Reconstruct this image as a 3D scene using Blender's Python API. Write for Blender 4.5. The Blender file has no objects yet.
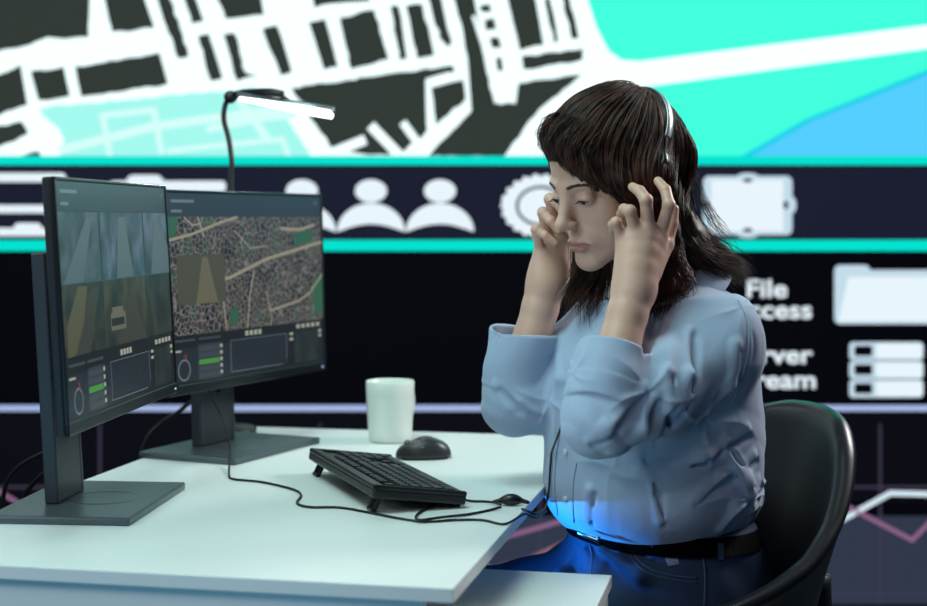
import bpy, bmesh, math, random
import numpy as np
from mathutils import Vector, Matrix

# ------------------------------------------------------------------ camera, world, lights, exposure
SC = bpy.context.scene
COL = SC.collection
CAM_Z = 1.18
FPX = 1500.0
cam_data = bpy.data.cameras.new('camera')
cam = bpy.data.objects.new('camera', cam_data)
COL.objects.link(cam)
cam.location = (0, 0, CAM_Z)
cam.rotation_euler = (math.pi / 2, 0, 0)
cam_data.sensor_width = 36.0
cam_data.lens = 36.0 * FPX / 927.0
cam_data.shift_y = -83.0 / 927.0
cam_data.clip_start = 0.05
cam_data.dof.use_dof = True
cam_data.dof.focus_distance = 2.33
cam_data.dof.aperture_fstop = 2.8
SC.camera = cam

SC.view_settings.view_transform = 'Standard'
SC.view_settings.look = 'None'
SC.view_settings.exposure = 0.0
SC.view_settings.gamma = 1.0
SC.view_settings.use_curve_mapping = False
SC.render.film_transparent = False

world = bpy.data.worlds.new('world')
SC.world = world
world.use_nodes = True
world.node_tree.nodes['Background'].inputs[0].default_value = (0.22, 0.36, 0.55, 1)
world.node_tree.nodes['Background'].inputs[1].default_value = 0.10


def area(name, loc, target, size, power, color, size_y=None, spread=None):
    l = bpy.data.lights.new(name, 'AREA')
    l.energy = power
    l.color = color
    l.size = size
    if size_y:
        l.shape = 'RECTANGLE'
        l.size_y = size_y
    if spread:
        l.spread = math.radians(spread)
    o = bpy.data.objects.new(name, l)
    COL.objects.link(o)
    o.location = loc
    d = Vector(target) - Vector(loc)
    o.rotation_euler = d.to_track_quat('-Z', 'Y').to_euler()
    return o


area('ceiling_softbox_light', (-0.55, 1.95, 2.75), (-0.15, 2.4, 0.75), 1.1, 29, (0.66, 1.0, 0.94))
area('front_softbox_light', (-1.9, 1.2, 1.9), (0.2, 2.4, 1.05), 0.9, 18, (0.78, 0.97, 1.0))
area('back_rim_light', (1.65, 3.1, 2.0), (0.40, 2.45, 0.95), 0.5, 30, (1.0, 0.94, 0.92))
area('warm_face_light', (-0.4, 0.6, 1.9), (0.2, 2.3, 1.15), 0.6, 4.5, (1.0, 0.78, 0.66))
area('under_desk_blue_light', (-0.28, 2.40, 0.642), (0.25, 2.42, 0.66), 0.03, 0.42, (0.02, 0.33, 1.0), spread=36)
area('low_blue_fill_light', (-0.9, 0.5, 0.5), (-0.3, 1.9, 0.6), 0.6, 4.5, (0.20, 0.66, 1.0))


# ------------------------------------------------------------------ helpers
def P(px, py, d):
    return Vector(((px - 463.5) / FPX * d, d, CAM_Z - (py - 220.0) / FPX * d))


DESK_Z = 0.74


def DP(px, py, dz=0.0):
    d = (CAM_Z - DESK_Z - dz) * FPX / (py - 220.0)
    return Vector(((px - 463.5) / FPX * d, d, DESK_Z + dz))


def srgb(r, g, b):
    def f(c):
        c /= 255.0
        return c / 12.92 if c <= 0.04045 else ((c + 0.055) / 1.055) ** 2.4
    return (f(r), f(g), f(b), 1.0)


MATS = {}


def mat(name, color, rough=0.5, metal=0.0, emit=None, strength=1.0, spec=0.5, noise=None, bump=None, sheen=0.0, sss=0.0, coat=0.0):
    """noise = (scale, amount) colour variation; bump = (scale, strength, distance)"""
    if name in MATS:
        return MATS[name]
    m = bpy.data.materials.new(name)
    m.use_nodes = True
    nt = m.node_tree
    b = nt.nodes['Principled BSDF']
    b.inputs['Base Color'].default_value = color
    b.inputs['Roughness'].default_value = rough
    b.inputs['Metallic'].default_value = metal
    b.inputs['Specular IOR Level'].default_value = spec
    if sheen:
        b.inputs['Sheen Weight'].default_value = sheen
    if coat:
        b.inputs['Coat Weight'].default_value = coat
        b.inputs['Coat Roughness'].default_value = 0.15
    if sss:
        b.inputs['Subsurface Weight'].default_value = sss
        b.inputs['Subsurface Radius'].default_value = (0.012, 0.005, 0.003)
        b.inputs['Subsurface Scale'].default_value = 1.0
    if emit:
        b.inputs['Emission Color'].default_value = emit
        b.inputs['Emission Strength'].default_value = strength
    tc = nt.nodes.new('ShaderNodeTexCoord')
    if noise:
        n = nt.nodes.new('ShaderNodeTexNoise')
        n.inputs['Scale'].default_value = noise[0]
        n.inputs['Detail'].default_value = 4
        nt.links.new(tc.outputs['Object'], n.inputs['Vector'])
        mx = nt.nodes.new('ShaderNodeMix')
        mx.data_type = 'RGBA'
        a = noise[1]
        mx.inputs['A'].default_value = tuple(c * (1 - a) for c in color[:3]) + (1,)
        mx.inputs['B'].default_value = tuple(min(1, c * (1 + a)) for c in color[:3]) + (1,)
        nt.links.new(n.outputs['Fac'], mx.inputs['Factor'])
        nt.links.new(mx.outputs['Result'], b.inputs['Base Color'])
    if bump:
        n = nt.nodes.new('ShaderNodeTexNoise')
        n.inputs['Scale'].default_value = bump[0]
        n.inputs['Detail'].default_value = 5
        nt.links.new(tc.outputs['Object'], n.inputs['Vector'])
        bp = nt.nodes.new('ShaderNodeBump')
        bp.inputs['Strength'].default_value = bump[1]
        bp.inputs['Distance'].default_value = bump[2]
        nt.links.new(n.outputs['Fac'], bp.inputs['Height'])
        nt.links.new(bp.outputs['Normal'], b.inputs['Normal'])
    MATS[name] = m
    return m


def screen(name, color, strength=1.0):
    """a lit area of a display"""
    return mat(name, (0.001, 0.001, 0.0015, 1), rough=0.5, spec=0.03, emit=color, strength=strength)


def obj(name, bm, m, parent=None, smooth=False):
    me = bpy.data.meshes.new(name)
    if isinstance(bm, tuple):
        me.from_pydata(bm[0], [], bm[1])
    else:
        bm.to_mesh(me)
        bm.free()
    for mm in (m if isinstance(m, (list, tuple)) else [m]):
        me.materials.append(mm)
    if smooth:
        me.polygons.foreach_set('use_smooth', [True] * len(me.polygons))
    me.update()
    o = bpy.data.objects.new(name, me)
    COL.objects.link(o)
    if parent:
        o.parent = parent
    return o


def tag(o, label=None, cat=None, group=None, kind=None):
    if label:
        o['label'] = label
    if cat:
        o['category'] = cat
    if group:
        o['group'] = group
    if kind:
        o['kind'] = kind
    return o


def thing(name, label, cat, loc=(0, 0, 0), rz=0.0, group=None):
    o = bpy.data.objects.new(name, None)
    o.empty_display_size = 0.05
    COL.objects.link(o)
    o.location = loc
    o.rotation_euler = (0, 0, rz)
    return tag(o, label, cat, group)


def add_box(bm, c, s, bev=0.0, M=None, seg=2):
    t = bmesh.new()
    bmesh.ops.create_cube(t, size=1.0)
    bmesh.ops.scale(t, vec=s, verts=t.verts)
    if bev:
        bmesh.ops.bevel(t, geom=t.edges[:], offset=bev, segments=seg, profile=0.5, affect='EDGES')
    bmesh.ops.translate(t, vec=c, verts=t.verts)
    if M is not None:
        bmesh.ops.transform(t, matrix=M, verts=t.verts)
    merge(bm, t)
    return bm


def merge(bm, t):
    me = bpy.data.meshes.new('tmp')
    t.to_mesh(me)
    t.free()
    bm.from_mesh(me)
    bpy.data.meshes.remove(me)


def box(c, s, bev=0.0, M=None, seg=2):
    return add_box(bmesh.new(), c, s, bev, M, seg)


def catmull(pts, n=8):
    pts = [Vector(p) for p in pts]
    if len(pts) < 3:
        return pts
    q = [pts[0] * 2 - pts[1]] + pts + [pts[-1] * 2 - pts[-2]]
    out = []
    for i in range(1, len(q) - 2):
        for k in range(n):
            t = k / n
            a, b, c, d = q[i - 1], q[i], q[i + 1], q[i + 2]
            out.append(0.5 * ((2 * b) + (c - a) * t + (2 * a - 5 * b + 4 * c - d) * t * t + (3 * b - a - 3 * c + d) * t ** 3))
    out.append(pts[-1])
    return out


def add_tube(bm, pts, r, seg=8, smooth=0, cap=True):
    if smooth:
        if isinstance(r, (list, tuple)):
            rr = []
            for i in range(len(r) - 1):
                rr += [r[i] + (r[i + 1] - r[i]) * k / smooth for k in range(smooth)]
            r = rr + [r[-1]]
        pts = catmull(pts, smooth)
    pts = [Vector(p) for p in pts]
    n = len(pts)
    rs = r if isinstance(r, (list, tuple)) else [r] * n
    ref = None
    rings = []
    for i in range(n):
        t = (pts[min(i + 1, n - 1)] - pts[max(i - 1, 0)]).normalized()
        if ref is None:
            ref = t.orthogonal().normalized()
        ref = (ref - t * ref.dot(t)).normalized()
        bi = t.cross(ref)
        rings.append([bm.verts.new(pts[i] + rs[i] * (math.cos(2 * math.pi * k / seg) * ref + math.sin(2 * math.pi * k / seg) * bi)) for k in range(seg)])
    for i in range(n - 1):
        for k in range(seg):
            bm.faces.new((rings[i][k], rings[i][(k + 1) % seg], rings[i + 1][(k + 1) % seg], rings[i + 1][k]))
    if cap:
        bm.faces.new(rings[0][::-1])
        bm.faces.new(rings[-1])
    return bm


def tube(pts, r, seg=8, smooth=0):
    return add_tube(bmesh.new(), pts, r, seg, smooth)


def add_lathe(bm, prof, seg=48, c=(0, 0, 0), M=None):
    t = bmesh.new()
    rings = []
    for r, z in prof:
        if r < 1e-6:
            rings.append([t.verts.new((0, 0, z))])
        else:
            rings.append([t.verts.new((r * math.cos(2 * math.pi * k / seg), r * math.sin(2 * math.pi * k / seg), z)) for k in range(seg)])
    for a, b in zip(rings, rings[1:]):
        for k in range(seg):
            va = [a[k % len(a)], a[(k + 1) % len(a)]]
            vb = [b[(k + 1) % len(b)], b[k % len(b)]]
            f = []
            for v in va + vb:
                if v not in f:
                    f.append(v)
            if len(f) >= 3:
                t.faces.new(f)
    bmesh.ops.translate(t, vec=c, verts=t.verts)
    if M is not None:
        bmesh.ops.transform(t, matrix=M, verts=t.verts)
    merge(bm, t)
    return bm


# ------------------------------------------------------------------ setting
ground = obj('floor', box((0, 2.2, -0.05), (8, 8, 0.1)), mat('dark_floor', srgb(38, 42, 52), 0.35, noise=(6, 0.2)))
tag(ground, kind='structure')
backw = obj('wall_back', box((0, 4.80, 1.6), (8, 0.12, 3.4)), mat('black_wall', srgb(12, 12, 16), 0.8))
tag(backw, kind='structure')

# ------------------------------------------------------------------ the video wall
WY = 4.6
WS = WY / FPX


def W(px, py, lift=0.0):
    return (float((px - 463.5) * WS), WY - lift, float(CAM_Z - (py - 220.0) * WS))


def ppoly(bm, pts, lift):
    vs = [bm.verts.new(W(x, y, lift)) for x, y in pts]
    f = bm.faces.new(vs)
    bmesh.ops.triangulate(bm, faces=[f])


def pgraphic(name, polys, m, lift, parent):
    bm = bmesh.new()
    for p in polys:
        ppoly(bm, p, lift)
    bmesh.ops.recalc_face_normals(bm, faces=bm.faces)
    for f in bm.faces:
        if f.normal.y > 0:
            f.normal_flip()
    return obj(name, bm, m, parent)


def rect(x0, y0, x1, y1):
    return [(x0, y0), (x1, y0), (x1, y1), (x0, y1)]


def rrect(x0, y0, x1, y1, r, n=5):
    out = []
    for cx, cy, a0 in ((x1 - r, y0 + r, -90), (x1 - r, y1 - r, 0), (x0 + r, y1 - r, 90), (x0 + r, y0 + r, 180)):
        for k in range(n + 1):
            a = math.radians(a0 + 90 * k / n)
            out.append((cx + r * math.cos(a), cy + r * math.sin(a)))
    return out


def ell(cx, cy, rx, ry, n=28):
    return [(cx + rx * math.cos(2 * math.pi * k / n), cy + ry * math.sin(2 * math.pi * k / n)) for k in range(n)]


def line(pts, w):
    out = []
    for (x0, y0), (x1, y1) in zip(pts, pts[1:]):
        l = math.hypot(x1 - x0, y1 - y0)
        nx, ny = -(y1 - y0) / l * w / 2, (x1 - x0) / l * w / 2
        ex, ey = (x1 - x0) / l * w * 0.35, (y1 - y0) / l * w * 0.35
        out.append([(x0 + nx - ex, y0 + ny - ey), (x1 + nx + ex, y1 + ny + ey), (x1 - nx + ex, y1 - ny + ey), (x0 - nx - ex, y0 - ny - ey)])
    return out


rnd = random.Random(4)


def wob(pts, step=7, amp=1.1):
    """the ragged edge of the map's blocks"""
    out = []
    for (x0, y0), (x1, y1) in zip(pts, pts[1:] + pts[:1]):
        n = max(1, int(math.hypot(x1 - x0, y1 - y0) / step))
        for k in range(n):
            t = k / n
            out.append((x0 + (x1 - x0) * t + rnd.uniform(-amp, amp), y0 + (y1 - y0) * t + rnd.uniform(-amp, amp)))
    return out


S_WHITE = screen('lit_white', srgb(238, 255, 255), 1.15)
S_DARK = screen('map_block_dark', srgb(50, 58, 54))
S_PARK = screen('map_park_teal', srgb(165, 250, 240))
S_PATH = screen('map_path_pale', srgb(214, 255, 250))
S_GREEN = screen('map_green', srgb(66, 255, 222))
S_WATER = screen('map_water_blue', srgb(84, 206, 255))
S_SHORE = screen('map_shore', srgb(24, 208, 236))
S_TEAL = screen('line_teal', srgb(0, 226, 208))
S_BAR = screen('bar_navy', srgb(26, 30, 48))
S_BLACK = screen('screen_black', srgb(5, 6, 12))
S_LOW = screen('chart_black', srgb(12, 13, 20))
S_SLATE = screen('chart_slate', srgb(48, 56, 74))
S_PERI = screen('line_periwinkle', srgb(168, 186, 230))
S_GRID = screen('grid_mauve', srgb(64, 58, 80))
S_PINK = screen('chart_pink', srgb(146, 104, 140))
S_SALMON = screen('chart_salmon', srgb(150, 106, 122))
S_CHARTW = screen('chart_white', srgb(220, 240, 250))
S_ICON = screen('icon_white', srgb(232, 245, 252), 1.0)

vw = thing('video_wall', 'huge lit video wall with city map, icons and chart behind the desk', 'video wall', (0, 0, 0))
obj('screen_panel', box((0, WY + 0.0425, 1.5), (7.6, 0.08, 3.0), 0.004), mat('panel_black', (0.006, 0.006, 0.008, 1), 0.4), vw)
XL, XR = -700, 1640
pgraphic('map_background', [rect(XL, -350, XR, 160)], S_WHITE, 0.0, vw)


def k7(pts):
    return [(x / 2.7265, y / 2.7265) for x, y in pts]


def k8(pts):
    return [(300 + x / 2.329, y / 2.329) for x, y in pts]


def k3(pts):
    return [(620 + x / 3.02, y / 3.02) for x, y in pts]


dark = [
    k7([(-150, -180), (250, -190), (240, 0), (240, 100), (180, 105), (130, 98), (100, 115), (0, 140), (-160, 190)]),
    k7([(270, -60), (370, -60), (418, 75), (305, 90), (295, 50)]),
    k7([(410, -60), (448, -60), (515, 155), (485, 160)]),
    k7([(480, -60), (508, -60), (555, 55), (525, 62)]),
    k7([(560, -60), (700, -80), (718, 38), (615, 50), (600, 10)]),
    k7([(835, -90), (990, -110), (1010, 0), (860, 18)]),
    k7([(540, 97), (568, 92), (605, 215), (577, 222)]),
    k7([(610, 92), (640, 88), (668, 200), (705, 206), (645, 220)]),
    k7([(715, 78), (757, 68), (795, 200), (765, 205)]),
    k7([(205, 182), (437, 145), (460, 230), (225, 262)]),
    k7([(83, 195), (170, 185), (193, 262), (108, 275)]),
    k7([(-150, 270), (0, 205), (58, 180), (55, 240), (72, 285), (0, 312), (-150, 370)]),
    k7([(-120, 370), (0, 345), (60, 330), (78, 365), (0, 400), (-120, 425)]),
    k7([(30, 430), (105, 414), (118, 430)]),
    k8([(23, 50), (58, 45), (88, 155), (55, 162)]),
    k8([(92, 42), (175, 22), (205, 140), (120, 160)]),
    k8([(213, 16), (230, 13), (247, 136), (232, 138)]),
    k8([(247, 12), (285, 8), (312, 128), (272, 134)]),
    k8([(285, -40), (318, -40), (352, 100), (345, 112), (328, 90)]),
    k8([(-21, 205), (355, 152), (362, 166), (275, 190), (295, 305), (232, 362), (150, 358), (78, 352)]),
    k8([(305, 205), (378, 188), (386, 232), (318, 290)]),
    k8([(345, -60), (395, -60), (432, 165), (455, 240), (480, 242), (505, 222), (512, 192), (655, 174), (560, 252), (520, 300), (475, 364), (300, 364), (330, 330), (420, 240), (405, 190), (375, 60)]),
    k8([(470, -70), (535, -75), (565, 105), (512, 115)]),
    k8([(560, -60), (573, -60), (600, 95), (590, 98)]),
    k8([(598, -60), (615, -60), (650, 88), (632, 92)]),
    k8([(516, 132), (660, 114), (660, 140), (521, 162)]),
    k8([(418, 12), (440, 9), (444, 27), (422, 30)]),
    k8([(428, 47), (452, 44), (457, 68), (434, 71)]),
    k8([(443, 90), (464, 87), (468, 112), (449, 114)]),
    k8([(456, 134), (470, 132), (476, 164), (464, 166)]),
]
# the map carries on above and beside what the frame shows
for i in range(16):
    x = -640 + i * 60
    dark.append([(x, -300), (x + 46, -308), (x + 60, -95), (x + 14, -85)])
for j in range(4):
    dark.append([(-640, -60 + j * 52), (-130, -85 + j * 52), (-122, -50 + j * 52), (-636, -20 + j * 52)])
pgraphic('map_block', [wob(p) for p in dark], S_DARK, 0.001, vw)
pgraphic('map_park', [wob(k7([(105, 294), (690, 240), (760, 290), (850, 428), (160, 428), (188, 400), (160, 350), (115, 315)]))], S_PARK, 0.001, vw)
paths = []
for pl, w in (([(170, 408), (420, 345), (820, 290)], 24), ([(280, 315), (420, 300), (440, 415)], 16), ([(280, 315), (300, 425)], 16),
              ([(640, 255), (730, 380)], 22), ([(570, 352), (700, 325), (800, 312)], 20), ([(460, 412), (560, 400), (770, 380), (785, 420)], 14)):
    paths += line([(x / 2.7265, y / 2.7265) for x, y in pl], w / 2.7265)
pgraphic('map_path', paths, S_PATH, 0.002, vw)
roads = line(k8([(70, 358), (145, 328)]), 10) + line(k8([(170, 298), (228, 358)]), 10) + line(k8([(243, 290), (272, 330)]), 8) + \
    line(k8([(405, 40), (470, 240)]), 4) + line(k8([(500, 170), (492, 232)]), 10)
pgraphic('map_road', roads, S_WHITE, 0.002, vw)
pgraphic('map_green_area', [k8([(640, -350), (2000, -350), (2000, -60), (927 * 1.6, 60)]) if False else
                            [(560, -350), (XR, -350), (XR, -62), (927, 25), (640, 61), (622, 60), (609, 51), (597, 28), (588, 0)],
                            [(646, 87), (927, 49), (XR, -44), (XR, 157), (640, 157), (618, 120)]], S_GREEN, 0.001, vw)
pgraphic('map_shore', [[(738, 158), (806, 119), (870, 93), (927, 70), (1100, 30), (XR, -20), (XR, 158)]], S_SHORE, 0.002, vw)
pgraphic('map_water', [[(748, 158), (812, 121), (872, 97), (927, 75), (1100, 36), (XR, -10), (XR, 158)]], S_WATER, 0.003, vw)
pgraphic('toolbar', [rect(XL, 163, XR, 241)], S_BAR, 0.001, vw)
pgraphic('divider_line', [rect(XL, 156, XR, 165)], S_TEAL, 0.004, vw)
pgraphic('divider_line', [rect(XL, 240, XR, 251)], S_TEAL, 0.004, vw)
pgraphic('menu_background', [rect(XL, 251, XR, 406)], S_BLACK, 0.001, vw)
pgraphic('divider_line', [rect(XL, 405, XR, 411)], S_PERI, 0.004, vw)
pgraphic('chart_background', [rect(XL, 411, XR, 502)], S_LOW, 0.001, vw)
pgraphic('chart_background', [rect(XL, 502, XR, 516)], S_BLACK, 0.001, vw)
pgraphic('chart_background', [rect(XL, 516, XR, 604)], S_SLATE, 0.001, vw)
gl = []
for x in (-560, -340, -120, 100, 320, 540, 660, 880, 1100, 1320, 1540):
    gl.append(rect(x - 1.2, 424, x + 1.2, 604))
for y in (487, 594):
    gl.append(rect(XL, y - 1.2, XR, y + 1.2))
pgraphic('chart_grid', gl, S_GRID, 0.002, vw)
pgraphic('chart_line', line([(XL, 560), (-420, 470), (-200, 545), (10, 600), (120, 560), (620, 506 + 66), (834, 524), (890, 493), (1010, 496), (1180, 440), (1400, 520)], 5), S_CHARTW, 0.003, vw)
pgraphic('chart_line', line([(XL, 520), (-300, 600), (-60, 455), (22, 505), (80, 540), (300, 590), (515, 534), (600, 510), (760, 470), (845, 505), (912, 540), (980, 470), (1200, 560)], 4), S_PINK, 0.003, vw)
pgraphic('chart_line', line([(400, 596), (530, 560), (580, 537), (640, 520), (700, 560), (780, 590)], 7), S_SALMON, 0.003, vw)

# icons on the toolbar
pgraphic('menu_icon', [rrect(-60, 173, 66, 182, 4), rrect(-60, 205, 90, 213, 4), rrect(-60, 228, 92, 236, 3), rrect(14, 223, 42, 236, 5)], S_ICON, 0.003, vw)
pgraphic('vehicle_icon', [rrect(126, 175, 164, 192, 8), rrect(110, 181, 226, 192, 4)], S_ICON, 0.003, vw)
for cx in (302, 371, 440):
    body = [(cx + 34 * math.cos(a), 232 - 29 * math.sin(a)) for a in [math.pi * k / 20 for k in range(21)]] + \
           [(cx - 34 + 68 * t, 232 - 8 * math.sin(math.pi * t)) for t in [k / 12 for k in range(1, 12)]]
    pgraphic('person_icon', [ell(cx, 191, 16, 11.5), body], S_ICON, 0.003, vw)
gear = []
for k in range(120):
    a = 2 * math.pi * k / 120
    r = 1.0 + 0.05 * math.cos(22 * a)
    gear.append((541 + 39 * r * math.cos(a), 206 + 31 * r * math.sin(a)))
gi = pgraphic('gear_icon', [gear], S_ICON, 0.003, vw)
pgraphic('ring', [ell(541, 206, 25.5, 20.5)], S_BAR, 0.004, gi)
pgraphic('disc', [ell(541, 206, 22.5, 17.5)], S_ICON, 0.005, gi)
S_ICON2 = screen('icon_pale', srgb(196, 220, 234))
fi = pgraphic('frame_icon', [rrect(703, 176, 792, 235, 6), ell(747.5, 178, 12, 5), ell(747.5, 233, 12, 5), ell(792, 205, 4, 8)], S_ICON2, 0.003, vw)
pgraphic('picture', [rect(711, 180, 783, 231)], S_ICON, 0.0035, fi)
pgraphic('hole', [ell(747.5, 180.5, 5, 2), ell(747.5, 230, 5, 2), ell(785.5, 205, 2.6, 4.2), ell(706, 205, 3, 4)], S_BAR, 0.004, fi)
pgraphic('folder_icon', [rrect(834, 265, 870, 290, 6), rrect(834, 270, 962, 324, 6)], S_ICON2, 0.003, vw)
pgraphic('folder_icon', [[(848, 277), (968, 277), (962, 321), (838, 321)]], S_ICON, 0.004, vw)
for k in range(3):
    y = 342 + k * 18.8
    sv = pgraphic('server_icon', [rrect(849, y, 923, y + 17.8, 4)], S_ICON2, 0.003, vw)
    pgraphic('slot', [rrect(854, y + 3.5, 872, y + 14, 2)], S_BLACK, 0.004, sv)
    pgraphic('block', [rrect(876, y + 1.5, 922, y + 16.5, 3)], S_ICON, 0.004, sv)


def wall_text(name, body, px, py, h, lift=0.004):
    cu = bpy.data.curves.new(name, 'FONT')
    cu.body = body
    cu.size = 1.0
    cu.offset = 0.022
    cu.align_x = 'LEFT'
    to = bpy.data.objects.new('tmp_text', cu)
    COL.objects.link(to)
    dg = bpy.context.evaluated_depsgraph_get()
    me = bpy.data.meshes.new_from_object(to.evaluated_get(dg))
    bpy.data.objects.remove(to)
    sx = h * WS * 1.22
    sy = h * WS
    x0, y0, z0 = W(px, py, lift)
    for v in me.vertices:
        v.co = (x0 + v.co.x * sx, y0, z0 + v.co.y * sy)
    me.materials.append(S_ICON)
    o = bpy.data.objects.new(name, me)
    COL.objects.link(o)
    o.parent = vw
    return o


wall_text('menu_text', 'File', 745, 297, 25)
wall_text('menu_text', 'Access', 727, 318, 25)
wall_text('menu_text', 'Server', 731, 363, 25)
wall_text('menu_text', 'Stream', 729, 388, 25)

# ------------------------------------------------------------------ desk
WHITE = mat('white_laminate', srgb(226, 232, 232), 0.38, noise=(30, 0.015))
U = Vector((0.207, 0.978, 0)).normalized()
V = Vector((U.y, -U.x, 0))
C0 = Vector((-0.012, 1.79, 0))
DESK_RZ = math.atan2(V.y, V.x)          # local x = V (towards the sitter), local y = U (away from the camera)
desk = thing('desk', 'white laminate desk carrying both monitors, keyboard and mug', 'desk', (C0.x, C0.y, 0), DESK_RZ)
DW, DL = 0.772, 1.285
obj('desk_top', box((-DW / 2, DL / 2, DESK_Z - 0.009), (DW, DL, 0.018), 0.0012), WHITE, desk)
obj('end_panel', box((-DW / 2 - 0.01, 0.022, (DESK_Z - 0.018) / 2), (DW - 0.06, 0.018, DESK_Z - 0.018), 0.001), WHITE, desk)
obj('end_panel', box((-DW / 2 - 0.16, DL - 0.03, (DESK_Z - 0.018) / 2), (DW - 0.36, 0.018, DESK_Z - 0.018), 0.001), WHITE, desk)

# low drawer cabinet at the sitter's side of the desk
CAB_Z = 0.66
cq = P(612, 578, 2.197)
cab = thing('drawer_cabinet', 'low white drawer cabinet tucked under the edge of the desk', 'cabinet', (cq.x, cq.y, 0), DESK_RZ)
CW, CD = 0.34, 0.375
obj('cabinet_top', box((-CW / 2, -CD / 2, CAB_Z - 0.009), (CW, CD, 0.018), 0.0012), WHITE, cab)
obj('carcass', box((-CW / 2 - 0.004, -CD / 2, (CAB_Z - 0.018) / 2 + 0.02), (CW - 0.03, CD - 0.01, CAB_Z - 0.058), 0.001), WHITE, cab)
for k in range(3):
    dr = obj('drawer', box((-0.012, -CD / 2, 0.14 + k * 0.20), (0.016, CD - 0.03, 0.19), 0.002), WHITE, cab)
    obj('handle', box((0.001, -CD / 2, 0.20 + k * 0.20), (0.012, 0.12, 0.01), 0.003), mat('handle_metal', srgb(120, 124, 128), 0.35, 0.9), dr)
for sx in (-1, 1):
    for sy in (-1, 1):
        obj('caster', tube([(-CW / 2 + sx * 0.12 - 0.012, -CD / 2 + sy * 0.22, 0.02), (-CW / 2 + sx * 0.12 + 0.012, -CD / 2 + sy * 0.22, 0.02)], 0.02, 16), mat('caster_black', srgb(20, 20, 22), 0.5), cab)

# ------------------------------------------------------------------ monitors
PLASTIC = mat('monitor_plastic', srgb(22, 24, 30), 0.42, noise=(60, 0.1))
STANDM = mat('monitor_stand_grey', srgb(84, 94, 100), 0.32, 0.5, noise=(20, 0.05))
COLM = mat('monitor_column_grey', srgb(52, 58, 64), 0.4, 0.3, noise=(20, 0.06))
BEZEL = mat('monitor_bezel', srgb(12, 14, 20), 0.30)
PWM = mat('power_light', (0.02, 0.02, 0.02, 1), 0.4, emit=srgb(190, 200, 255), strength=1.2)
MW, MH = 0.535, 0.356


def SCR(name, c, s=1.0):
    return mat(name, (0.012, 0.013, 0.016, 1), rough=0.28, emit=c, strength=s)


def citymap_material():
    m = bpy.data.materials.new('city_map_display')
    m.use_nodes = True
    nt = m.node_tree
    L = nt.links.new
    b = nt.nodes['Principled BSDF']
    b.inputs['Base Color'].default_value = (0.012, 0.013, 0.016, 1)
    b.inputs['Roughness'].default_value = 0.28
    tc = nt.nodes.new('ShaderNodeTexCoord')
    mp = nt.nodes.new('ShaderNodeMapping')
    mp.inputs['Scale'].default_value = (1, 0.0, 1)
    L(tc.outputs['Object'], mp.inputs['Vector'])
    warp = nt.nodes.new('ShaderNodeTexNoise')
    warp.inputs['Scale'].default_value = 14
    L(mp.outputs[0], warp.inputs['Vector'])
    add = nt.nodes.new('ShaderNodeMixRGB')
    add.blend_type = 'ADD'
    add.inputs[0].default_value = 0.02
    L(mp.outputs[0], add.inputs[1])
    L(warp.outputs['Color'], add.inputs[2])
    vor = nt.nodes.new('ShaderNodeTexVoronoi')
    vor.feature = 'DISTANCE_TO_EDGE'
    vor.inputs['Scale'].default_value = 88
    L(add.outputs[0], vor.inputs['Vector'])
    lt = nt.nodes.new('ShaderNodeMath')
    lt.operation = 'LESS_THAN'
    lt.inputs[1].default_value = 0.062
    L(vor.outputs['Distance'], lt.inputs[0])
    big = nt.nodes.new('ShaderNodeTexNoise')
    big.inputs['Scale'].default_value = 22
    big.inputs['Detail'].default_value = 5
    L(mp.outputs[0], big.inputs['Vector'])
    ramp = nt.nodes.new('ShaderNodeValToRGB')
    e = ramp.color_ramp.elements
    e[0].position, e[0].color = 0.40, srgb(20, 20, 26)
    e[1].position, e[1].color = 0.66, srgb(40, 70, 54)
    k = e.new(0.52)
    k.color = srgb(62, 52, 48)
    L(big.outputs['Fac'], ramp.inputs[0])
    mx = nt.nodes.new('ShaderNodeMixRGB')
    mx.inputs[2].default_value = srgb(112, 110, 108)
    L(lt.outputs[0], mx.inputs[0])
    L(ramp.outputs[0], mx.inputs[1])
    L(mx.outputs[0], b.inputs['Emission Color'])
    b.inputs['Emission Strength'].default_value = 0.9
    return m


def feed_material(name, dark_c, light_c, sky_c, seed):
    """a dim street camera picture: converging road, verge, and reflected screen haze painted into the top-row tones"""
    m = bpy.data.materials.new(name)
    m.use_nodes = True
    nt = m.node_tree
    L = nt.links.new
    b = nt.nodes['Principled BSDF']
    b.inputs['Base Color'].default_value = (0.012, 0.013, 0.016, 1)
    b.inputs['Roughness'].default_value = 0.28
    tc = nt.nodes.new('ShaderNodeTexCoord')
    mp = nt.nodes.new('ShaderNodeMapping')
    mp.inputs['Location'].default_value = (seed, 0, seed * 0.7)
    mp.inputs['Scale'].default_value = (1.5, 0, 1.1)
    mp.inputs['Rotation'].default_value = (0, 0.5 + seed, 0)
    L(tc.outputs['Object'], mp.inputs['Vector'])
    n = nt.nodes.new('ShaderNodeTexNoise')
    n.inputs['Scale'].default_value = 16
    n.inputs['Detail'].default_value = 6
    L(mp.outputs[0], n.inputs['Vector'])
    r = nt.nodes.new('ShaderNodeValToRGB')
    e = r.color_ramp.elements
    e[0].position, e[0].color = 0.36, dark_c
    e[1].position, e[1].color = 0.68, sky_c
    k = e.new(0.52)
    k.color = light_c
    L(n.outputs['Fac'], r.inputs[0])
    L(r.outputs[0], b.inputs['Emission Color'])
    b.inputs['Emission Strength'].default_value = 0.9
    return m


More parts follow.
